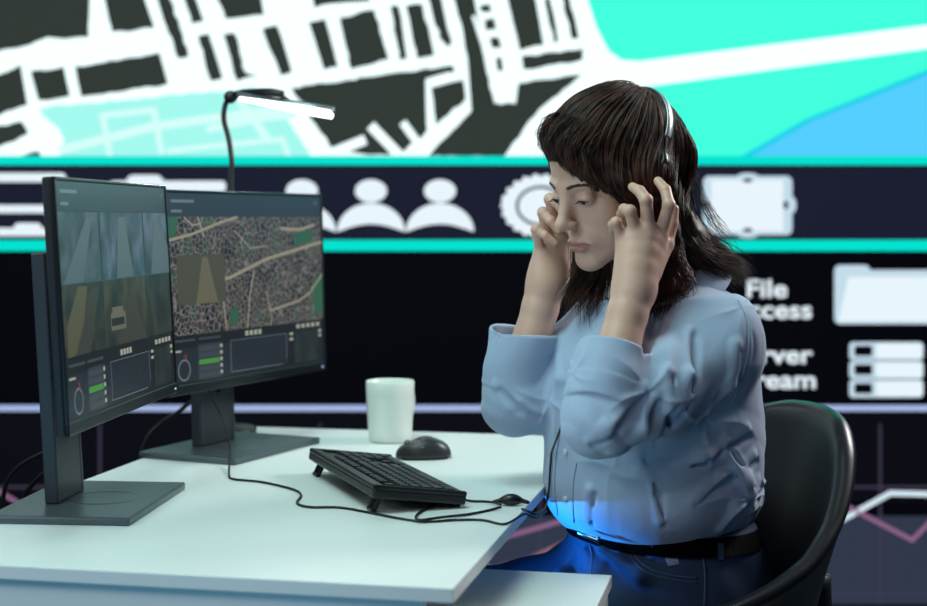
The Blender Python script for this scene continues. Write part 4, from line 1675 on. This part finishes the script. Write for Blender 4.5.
# nape and the loose tail over the shoulder
B_(0.03, sd_cone(H((-0.015, -0.078, -0.05)), PV(690, 236, 2.45), 0.038, 0.024))
B_(0.02, sd_cone(PV(690, 236, 2.45), PV(722, 258, 2.46), 0.024, 0.012))
B_(0.02, sd_cone(PV(724, 258, 2.465), PV(742, 272, 2.47), 0.016, 0.005))
B_(0.02, sd_cone(PV(686, 238, 2.425), PV(698, 262, 2.435), 0.024, 0.018))
B_(0.03, sd_cone(H((-0.060, -0.045, -0.06)), PV(668, 268, 2.375), 0.030, 0.026))
B_(0.02, sd_cone(PV(668, 268, 2.375), PV(655, 306, 2.345), 0.026, 0.010))
v_, q_ = sdf_mesh(hb, (0.02, 2.20, 0.98), (0.50, 2.66, 1.46), 0.0022)
v_ = relax(v_, q_, 2, 0.5)
HV = v_.copy()
hbvh = BVHTree.FromPolygons([tuple(p) for p in v_], [tuple(int(i) for i in f) for f in q_])


def hair_material():
    m = mat('hair_dark_brown', srgb(46, 31, 27), 0.52, spec=0.32)
    nt = m.node_tree
    L = nt.links.new
    tc = nt.nodes.new('ShaderNodeTexCoord')
    n = nt.nodes.new('ShaderNodeTexNoise')
    n.inputs['Scale'].default_value = 45
    n.inputs['Detail'].default_value = 3
    L(tc.outputs['Object'], n.inputs['Vector'])
    r = nt.nodes.new('ShaderNodeValToRGB')
    e = r.color_ramp.elements
    e[0].position, e[0].color = 0.35, srgb(28, 18, 16)
    e[1].position, e[1].color = 0.72, srgb(86, 54, 41)
    L(n.outputs['Fac'], r.inputs[0])
    L(r.outputs[0], nt.nodes['Principled BSDF'].inputs['Base Color'])
    return m


HAIRM = hair_material()
SV, SQ = [v_], [q_]
nver = len(v_)
hr_ = np.random.default_rng(7)


def strands(paths, rad, sides=4):
    """paths N x n x 3 -> thin tapered tubes appended to the hair mesh"""
    global nver
    paths = np.asarray(paths, dtype=float)
    N, n, _ = paths.shape
    t = np.gradient(paths, axis=1)
    t /= np.linalg.norm(t, axis=2, keepdims=True) + 1e-12
    ref = np.cross(t, np.array([0.3, 0.2, 0.93]))
    ref /= np.linalg.norm(ref, axis=2, keepdims=True) + 1e-9
    bi = np.cross(t, ref)
    u = np.linspace(0, 1, n)
    prof = np.minimum(1, 0.35 + 4 * u) * np.clip(1.15 * (1 - u ** 3) + 0.05, 0.1, 1)
    R = (np.asarray(rad).reshape(-1, 1) * prof[None, :])[:, :, None]
    rings = []
    for k in range(sides):
        a = 2 * math.pi * k / sides
        rings.append(paths + R * (math.cos(a) * ref + math.sin(a) * bi))
    V_ = np.stack(rings, 2).reshape(-1, 3)
    base = np.arange(N)[:, None, None] * n * sides + np.arange(n - 1)[None, :, None] * sides
    k = np.arange(sides)[None, None, :]
    k2 = (k + 1) % sides
    Q_ = np.stack([base + k, base + k2, base + sides + k2, base + sides + k], -1).reshape(-1, 4)
    SV.append(V_)
    SQ.append(Q_ + nver)
    nver += len(V_)


CAMP = Vector((0, 0, CAM_Z))


def ray_dir(px, py):
    return Vector(((px - 463.5) / FPX, 1.0, -(py - 220.0) / FPX)).normalized()


def resample(g, n):
    p = np.array([tuple(q) for q in catmull([Vector((a, b, 0)) for a, b in g], 10)])[:, :2]
    s = np.concatenate([[0], np.cumsum(np.linalg.norm(np.diff(p, axis=0), axis=1))])
    t = np.linspace(0, s[-1], n)
    return np.stack([np.interp(t, s, p[:, 0]), np.interp(t, s, p[:, 1])], 1)


NP = 16
guides = [[(604, 86), (580, 96), (560, 111), (548, 126), (544, 142)],
          [(610, 85), (582, 97), (560, 114), (548, 132), (549, 156)],
          [(618, 85), (586, 98), (563, 118), (552, 142), (566, 170)],
          [(626, 85), (592, 101), (568, 126), (562, 155), (590, 190)],
          [(632, 86), (602, 106), (580, 136), (580, 168), (618, 211)],
          [(638, 88), (614, 113), (596, 146), (600, 180), (636, 220)],
          [(644, 91), (630, 120), (616, 156), (620, 190), (650, 228)],
          [(650, 95), (648, 124), (638, 160), (640, 196), (664, 238)],
          [(656, 99), (664, 128), (658, 165), (660, 205), (678, 250)],
          [(663, 104), (678, 134), (675, 170), (673, 212), (690, 252)],
          [(670, 112), (688, 140), (687, 174), (680, 210), (696, 250)],
          [(677, 119), (696, 148), (694, 176), (685, 208), (706, 250)]]
G = np.array([resample(g, NP) for g in guides])
paths, rads = [], []
for i in range(2600):
    u = hr_.uniform(0, len(guides) - 1.001)
    cl = round(u * 7) / 7                      # locks
    u = 0.35 * u + 0.65 * cl + hr_.normal(0, 0.03)
    u = min(max(u, 0), len(guides) - 1.001)
    a = int(u)
    g = G[a] * (1 - (u - a)) + G[a + 1] * (u - a)
    t0, t1 = hr_.uniform(0, 0.35) if hr_.random() < 0.6 else 0.0, hr_.uniform(0.75, 1.0)
    tt = np.linspace(t0, t1, NP) * (NP - 1)
    g = np.stack([np.interp(tt, np.arange(NP), g[:, 0]), np.interp(tt, np.arange(NP), g[:, 1])], 1)
    ph = cl * 9.7
    g[:, 0] += 3.0 * np.sin(tt * 0.62 + ph) * np.linspace(0.3, 1.2, NP) + hr_.normal(0, 0.5)
    g[:, 1] += hr_.normal(0, 0.6)
    pts, last = [], None
    lift = hr_.uniform(-0.0005, 0.0035) + 0.003 * (math.sin(ph * 1.7) + 1) * 0.5
    for k in range(NP):
        d = ray_dir(*g[k])
        h, nn, _, dist = hbvh.ray_cast(CAMP, d)
        if h is None:
            if last is None:
                h0, nn, _, _ = hbvh.find_nearest(CAMP + d * 2.45)
                last = h0.y
            q = CAMP + d * (last / d.y)
        else:
            last = h.y if last is None else 0.5 * last + 0.5 * h.y if abs(h.y - last) > 0.03 else h.y
            q = CAMP + d * (last / d.y)
            q = q + nn * lift
        pts.append(tuple(q))
    P_ = np.array(pts)
    for _ in range(2):
        P_[1:-1] = (P_[:-2] + 2 * P_[1:-1] + P_[2:]) / 4
    paths.append(P_)
    rads.append(hr_.uniform(0.00035, 0.00095))
strands(paths, rads)

# the far side and the back of the head: from the crown down over the surface
ctr = Vector(H((0, -0.03, 0.02)))
paths, rads = [], []
for i in range(900):
    az = hr_.uniform(-0.35, 1.0) * math.pi          # 0 = straight right (far side), +-pi/2 back / front
    az0 = az
    pts = []
    ok = True
    for k in range(NP):
        el = 1.35 - 2.2 * k / (NP - 1)
        a2 = az0 + 0.10 * math.sin(k * 0.5 + round(az0 * 5))
        dl = nv((math.cos(a2) * math.cos(el), -math.sin(a2) * math.cos(el), math.sin(el)))
        d = Vector(HR @ dl)
        h, nn, _, _ = hbvh.ray_cast(ctr + d * 0.4, -d)
        if h is None or (h - ctr).length > 0.19:
            ok = False
            break
        pts.append(tuple(h + nn * hr_.uniform(0, 0.002)))
    if ok:
        paths.append(np.array(pts))
        rads.append(hr_.uniform(0.0005, 0.0011))
if paths:
    strands(paths, rads)


def hanging(gds, N, rr=(0.0004, 0.0009), spread=0.006, wave=0.004, n=16):
    """loose locks: interpolate between neighbouring 3-D guides"""
    GG = []
    for g in gds:
        c = np.array([tuple(q) for q in catmull([Vector(PV(*p)) for p in g], 10)])
        s = np.concatenate([[0], np.cumsum(np.linalg.norm(np.diff(c, axis=0), axis=1))])
        t = np.linspace(0, s[-1], n)
        GG.append(np.stack([np.interp(t, s, c[:, j]) for j in range(3)], 1))
    GG = np.array(GG)
    paths, rads = [], []
    for i in range(N):
        u = hr_.uniform(0, len(GG) - 1.001) if len(GG) > 1 else 0
        cl = round(u * 4) / 4
        u = min(max(0.45 * u + 0.55 * cl + hr_.normal(0, 0.05), 0), max(len(GG) - 1.001, 0))
        a = int(u)
        b = min(a + 1, len(GG) - 1)
        g = GG[a] * (1 - (u - a)) + GG[b] * (u - a)
        t1 = hr_.uniform(0.7, 1.0)
        tt = np.linspace(0, t1, n) * (n - 1)
        g = np.stack([np.interp(tt, np.arange(n), g[:, j]) for j in range(3)], 1)
        w = np.linspace(0, 1, n)
        ph = cl * 8.3
        for j in range(3):
            g[:, j] += hr_.normal(0, spread) * (0.35 + 0.65 * w) + wave * w * np.sin(tt * 0.7 + ph + j * 2.1) + 0.0012 * np.sin(tt * 1.3 + hr_.uniform(0, 6))
        paths.append(g)
        rads.append(hr_.uniform(*rr))
    strands(paths, rads)


# tail over the far side of the shoulder
hanging([[(692, 172, 2.465), (687, 202, 2.46), (698, 228, 2.46), (722, 250, 2.465), (752, 277, 2.465)], [(688, 185, 2.445), (686, 212, 2.44), (700, 236, 2.445), (724, 257, 2.455), (748, 281, 2.455)],
         [(684, 205, 2.42), (688, 230, 2.42), (710, 252, 2.43), (736, 262, 2.45), (750, 278, 2.45)],
         [(682, 215, 2.41), (688, 240, 2.40), (704, 254, 2.41), (726, 266, 2.43), (744, 282, 2.44)],
         [(684, 225, 2.40), (690, 245, 2.39), (700, 258, 2.40), (716, 268, 2.41), (728, 280, 2.42)]], 800, spread=0.008, wave=0.006)
# locks in front of the near shoulder, behind the raised hand
hanging([[(676, 215, 2.36), (678, 240, 2.35), (684, 262, 2.345), (690, 285, 2.335), (676, 308, 2.325)],
         [(668, 225, 2.345), (670, 250, 2.34), (672, 275, 2.33), (676, 298, 2.32), (664, 318, 2.315)],
         [(660, 235, 2.345), (660, 262, 2.335), (656, 290, 2.325), (654, 312, 2.315), (650, 330, 2.31)],
         [(648, 245, 2.36), (648, 270, 2.35), (646, 295, 2.34), (642, 315, 2.335), (638, 328, 2.33)]], 520, spread=0.006, wave=0.005)
# locks hanging on the far side of the neck, from behind the far ear
def HPX(p):
    w = H(p)
    return (463.5 + w[0] / w[1] * FPX, 220 - (w[2] - CAM_Z) / w[1] * FPX, w[1])


hanging([[HPX((0.084, 0.010, 0.010)), HPX((0.082, 0.008, -0.045)), (574, 274, 2.475), (566, 296, 2.435), (562, 316, 2.405)],
         [HPX((0.082, -0.005, 0.010)), HPX((0.078, -0.005, -0.050)), (584, 276, 2.480), (576, 300, 2.435), (572, 318, 2.400)],
         [HPX((0.080, -0.020, 0.005)), HPX((0.072, -0.018, -0.055)), (596, 278, 2.480), (588, 304, 2.430), (586, 324, 2.390)],
         [HPX((0.076, -0.035, 0.000)), HPX((0.062, -0.030, -0.060)), (608, 280, 2.475), (602, 306, 2.425), (598, 328, 2.380)]], 620, spread=0.006, wave=0.006)
# wisps of the fringe over the brow
hanging([[(566, 112, 2.335), (554, 124, 2.33), (547, 140, 2.328), (549, 160, 2.325)], [(575, 116, 2.325), (560, 132, 2.32), (556, 150, 2.318), (564, 170, 2.315)],
         [(590, 122, 2.315), (573, 142, 2.308), (572, 162, 2.305), (586, 186, 2.300)], [(604, 132, 2.305), (590, 156, 2.30), (594, 180, 2.295), (610, 204, 2.292)]], 200, (0.0003, 0.0008), 0.004, 0.003)
# flyaways
hanging([[(560, 112, 2.36), (548, 118, 2.35), (541, 128, 2.345), (540, 142, 2.345)], [(562, 118, 2.36), (550, 128, 2.35), (546, 142, 2.345), (550, 160, 2.345)]], 90, (0.0004, 0.0010), 0.005, 0.004)
hanging([[(690, 190, 2.45), (708, 215, 2.46), (726, 240, 2.46), (748, 262, 2.47)], [(694, 170, 2.45), (704, 200, 2.46), (716, 224, 2.46), (738, 250, 2.47)]], 40, (0.00022, 0.0004), 0.006, 0.006)
hanging([[(600, 86, 2.40), (628, 80, 2.42), (660, 100, 2.45), (690, 130, 2.47)], [(570, 104, 2.37), (590, 90, 2.39), (615, 82, 2.41), (640, 84, 2.43)]], 34, (0.0003, 0.0006), 0.004, 0.004)
part('hair', np.concatenate(SV), np.concatenate(SQ), HAIRM)

# ------------------------------------------------------------------ shirt collar, placket, buttons, seams
def bvh_of(o):
    me = o.data
    n = len(me.vertices)
    co = np.empty(n * 3)
    me.vertices.foreach_get('co', co)
    co = co.reshape(-1, 3) + nv(person.location)
    return BVHTree.FromPolygons([tuple(p) for p in co], [tuple(p.vertices) for p in me.polygons])


sbvh = bvh_of(shirt)
jbvh = bvh_of(jeans)


def on_surface(bvh, pts, lift=0.0006, sub=8):
    out = []
    for a, b, _ in catmull([Vector((x, y, 0)) for x, y in pts], sub):
        h, nn, _, _ = bvh.ray_cast(CAMP, ray_dir(a, b))
        if h is not None:
            if nn.dot(h - CAMP) > 0:
                nn = -nn
            out.append(h + nn * lift)
    return out


def seam(name, bvh, pts, m, r=0.0011, parent=None, lift=0.0004):
    q = on_surface(bvh, pts, lift)
    if len(q) > 3:
        return partbm(name, tube(q, r, 6), m, parent)


SHIRT2 = mat('shirt_seam', srgb(150, 168, 194), 0.85, spec=0.1)
seam('seam', sbvh, [(738, 300), (748, 322), (748, 350), (742, 378), (733, 402)], SHIRT2, 0.0010, shirt)
seam('placket', sbvh, [(560, 432), (556, 460), (555, 490), (558, 515)], SHIRT2, 0.0016, shirt)
seam('placket', sbvh, [(577, 462), (574, 480), (573, 500), (574, 522)], SHIRT2, 0.0013, shirt)
for y in (452, 499):
    h = on_surface(sbvh, [(566, y), (566.2, y)], 0.0012)
    if h:
        bm = bmesh.new()
        add_lathe(bm, [(0, 0), (0.0052, 0), (0.0055, 0.0010), (0.0045, 0.0020), (0, 0.0014)], 18)
        bmesh.ops.rotate(bm, matrix=Vector((-0.75, -0.66, 0)).to_track_quat('Z', 'Y').to_matrix(), verts=bm.verts)
        bmesh.ops.translate(bm, vec=h[0], verts=bm.verts)
        partbm('button', bm, mat('button_pale', srgb(190, 202, 220), 0.35), shirt)
seam('pocket_seam', sbvh, [(668, 522), (668, 534)], SHIRT2, 0.001, shirt)

# collar: a folded leaf round the neck
bm = bmesh.new()
cax = (H((0, -0.02, -0.06)) - NB)
cax /= np.linalg.norm(cax)
cf = nv((-0.85, -0.52, 0))
cf -= cax * (cf @ cax)
cf /= np.linalg.norm(cf)
cl_ = np.cross(cf, cax)
rows = []
NCOL = 48
for k in range(NCOL + 1):
    a = math.radians(-152 + 304 * k / NCOL) + math.pi
    d = cf * math.cos(a) + cl_ * math.sin(a)
    fr = abs(k / NCOL - 0.5) * 2                       # 0 at the nape, 1 at the points
    base = NB + (0.006, 0.004, 0.0)
    row = [base + d * 0.0620 + cax * (0.010 - 0.02 * fr),
           base + d * 0.0625 + cax * (0.060 - 0.026 * fr),
           base + d * 0.0670 + cax * (0.065 - 0.026 * fr),
           base + d * 0.0730 + cax * (0.061 - 0.028 * fr),
           base + d * (0.1020 + 0.010 * fr) + cax * (0.026 - 0.032 * fr)]
    rows.append([bm.verts.new(Vector(p)) for p in row])
for a, b in zip(rows, rows[1:]):
    for j in range(4):
        bm.faces.new((a[j], a[j + 1], b[j + 1], b[j]))
bmesh.ops.recalc_face_normals(bm, faces=bm.faces)
bmesh.ops.solidify(bm, geom=bm.faces[:], thickness=0.0022)
partbm('collar', bm, SHIRT, shirt)

# jeans: pocket, seams, worn patch, loops
DEN2 = mat('denim_seam', srgb(70, 90, 122), 0.85, spec=0.2)
seam('pocket_seam', jbvh, [(632, 548), (638, 560), (652, 570), (675, 576), (697, 578)], DEN2, 0.0014, jeans)
seam('pocket_seam', jbvh, [(629, 549), (635, 563), (650, 574), (675, 580), (697, 583)], DEN2, 0.0011, jeans)
seam('side_seam', jbvh, [(702, 550), (705, 575), (704, 606)], DEN2, 0.0016, jeans)
seam('fly_seam', jbvh, [(590, 545), (592, 560), (590, 580)], DEN2, 0.0014, jeans)


def patch(name, bvh, poly, m, lift, parent):
    """a small flat piece laid onto the cloth"""
    xs = [p[0] for p in poly]
    (x0, y0), (x1, y1), (x2, y2), (x3, y3) = poly
    bm = bmesh.new()
    n = 8
    g = []
    for i in range(n + 1):
        row = []
        for j in range(n + 1):
            u, v = i / n, j / n
            x = (x0 * (1 - u) + x1 * u) * (1 - v) + (x3 * (1 - u) + x2 * u) * v
            y = (y0 * (1 - u) + y1 * u) * (1 - v) + (y3 * (1 - u) + y2 * u) * v
            h, nn, _, _ = bvh.ray_cast(CAMP, ray_dir(x, y))
            if h is None:
                return None
            if nn.dot(h - CAMP) > 0:
                nn = -nn
            row.append(bm.verts.new(h + nn * lift))
        g.append(row)
    for i in range(n):
        for j in range(n):
            bm.faces.new((g[i][j], g[i + 1][j], g[i + 1][j + 1], g[i][j + 1]))
    return partbm(name, bm, m, parent)


patch('worn_patch', jbvh, [(663, 553), (676, 551), (679, 564), (668, 566)], mat('worn_denim', srgb(128, 142, 158), 0.9, noise=(300, 0.4), spec=0.1), 0.0012, jeans)
for x in (648, 716):
    patch('belt_loop', jbvh, [(x, 543), (x + 6, 543), (x + 6, 560), (x, 560)], DENIM, 0.006, jeans)

# ------------------------------------------------------------------ headphones
hp = thing('headphones', 'black wired headphones with a silver-lined headband on the woman', 'headphones', tuple(H((0, 0, 0.02))))
hpl = Vector(hp.location)
HPB = mat('headphone_black', srgb(18, 18, 20), 0.4)
HPS = mat('headphone_silver', srgb(176, 178, 180), 0.32, 0.7)


def hloc(p):
    return Vector(H(p)) - hpl


arc = [(-0.096, -0.012, 0.010), (-0.100, -0.048, 0.042), (-0.0925, -0.082, 0.075), (-0.060, -0.108, 0.104), (0, -0.118, 0.116), (0.060, -0.108, 0.104), (0.0925, -0.082, 0.075), (0.100, -0.048, 0.042), (0.096, -0.012, 0.010)]


def strap(pts, w, t, off, sub=4):
    c = catmull([Vector(p) for p in pts], sub)
    bm = bmesh.new()
    rows = []
    mid = Vector((0, -0.03, 0.03))
    for i, p in enumerate(c):
        tg = (c[min(i + 1, len(c) - 1)] - c[max(i - 1, 0)]).normalized()
        n = (p - mid)
        n = (n - tg * n.dot(tg)).normalized()
        b = tg.cross(n)
        q = p + n * off
        rows.append([bm.verts.new(hloc(q + b * sb * w / 2 + n * sn * t / 2)) for sb, sn in ((-1, -0.5), (-0.8, 1), (0.8, 1), (1, -0.5), (0.8, -1), (-0.8, -1))])
    for a, b in zip(rows, rows[1:]):
        for k in range(6):
            bm.faces.new((a[k], a[(k + 1) % 6], b[(k + 1) % 6], b[k]))
    bm.faces.new(rows[0][::-1])
    bm.faces.new(rows[-1])
    bmesh.ops.recalc_face_normals(bm, faces=bm.faces)
    return bm


arc_ = []
for k, p in enumerate(catmull([Vector(q) for q in arc], 3)):
    w = Vector(H(p))
    d = (w - ctr).normalized()
    h, nn, _, _ = hbvh.ray_cast(ctr + d * 0.4, -d)
    e = min(k, 24 - k)
    if h is not None and e > 0:
        w = h + d * 0.0015
    arc_.append(tuple((np.array(w) - HC) @ HR / HS))
arc = arc_
obj('headband', strap(arc, 0.016, 0.006, 0.0), HPB, hp, True)
obj('silver_strip', strap(arc[4:21], 0.014, 0.0025, 0.0042), HPS, hp, True)
for sx in (-1, 1):
    bm = bmesh.new()
    add_lathe(bm, [(0, 0.016), (0.018, 0.016), (0.025, 0.012), (0.0275, 0.005), (0.0275, 0.0), (0.029, -0.004), (0.028, -0.012), (0.020, -0.017), (0, -0.016)], 32)
    M = Matrix.Translation(hloc((sx * 0.089, -0.006, -0.010))) @ Matrix([[*(Vector(hf).cross(Vector(hr) * sx)), 0], [0, 0, 0, 0], [0, 0, 0, 0], [0, 0, 0, 1]]).to_4x4() if False else \
        Matrix.Translation(hloc((sx * 0.089, -0.006, -0.010))) @ (Vector(hr) * sx).to_track_quat('Z', 'Y').to_matrix().to_4x4()
    bmesh.ops.transform(bm, matrix=M, verts=bm.verts)
    cup = obj('ear_cup', bm, HPB, hp, True)
cpts = [PV(648, 215, 2.31), PV(640, 300, 2.33), PV(600, 370, 2.30), PV(577, 396, 2.29)]
cpts = [Vector(H((-0.090, 0.004, -0.036))), Vector(PV(650, 262, 2.345)), Vector(PV(652, 318, 2.325))]
end = [(553.5, 452), (552.0, 470), (551, 488), (549, 500)]
sp = on_surface(sbvh, end, 0.0035, 6)
tail = [Vector(PV(545, 508, 2.33)), Vector(PV(538, 513, 2.26))]
q = catmull([p - hpl for p in cpts], 6)
obj('cable', tube(q, 0.0019, 6), CAB, hp, True)
obj('cable', tube(catmull([p - hpl for p in ([Vector(PV(580, 388, 2.185)), Vector(PV(574, 400, 2.20)), Vector(PV(564, 420, 2.255)), Vector(PV(557, 438, 2.32))] + sp[::3] + tail + [DP(530, 512, 0.006), DP(522, 509, 0.007)])], 6), 0.0019, 6), CAB, hp, True)
ic = thing('inline_control', 'small black inline cable control resting on the desk by the shirt', 'cable control', tuple(DP(511, 505.5)))
bm = bmesh.new()
prims = [('+', 0, sd_ell((0, 0, 0.0092), (0.0155, 0.0105, 0.0090))), ('+', 0.004, sd_cone((-0.013, 0, 0.008), (-0.026, 0.002, 0.0055), 0.0045, 0.0028)), ('+', 0.004, sd_cone((0.013, 0, 0.008), (0.026, -0.003, 0.0055), 0.0045, 0.0028))]
v_, q_ = sdf_mesh(prims, (-0.04, -0.02, -0.004), (0.04, 0.02, 0.024), 0.0009)
mesh_np('housing', v_, q_, mat('control_black', srgb(16, 16, 18), 0.35), ic)
obj('ridge', tube([(-0.004, -0.0095, 0.0125), (0.004, -0.0095, 0.0125)], 0.0012, 6), mat('control_black', srgb(16, 16, 18), 0.35), ic, True)
cable('cable', 'short black cable from the keyboard end to the inline control on the desk',
      [DP(459, 499, 0.006), DP(472, 501, cz), DP(486, 501.5, cz), DP(494, 502.5, cz + 0.002), DP(501, 504.5, 0.006)], 0.0019)
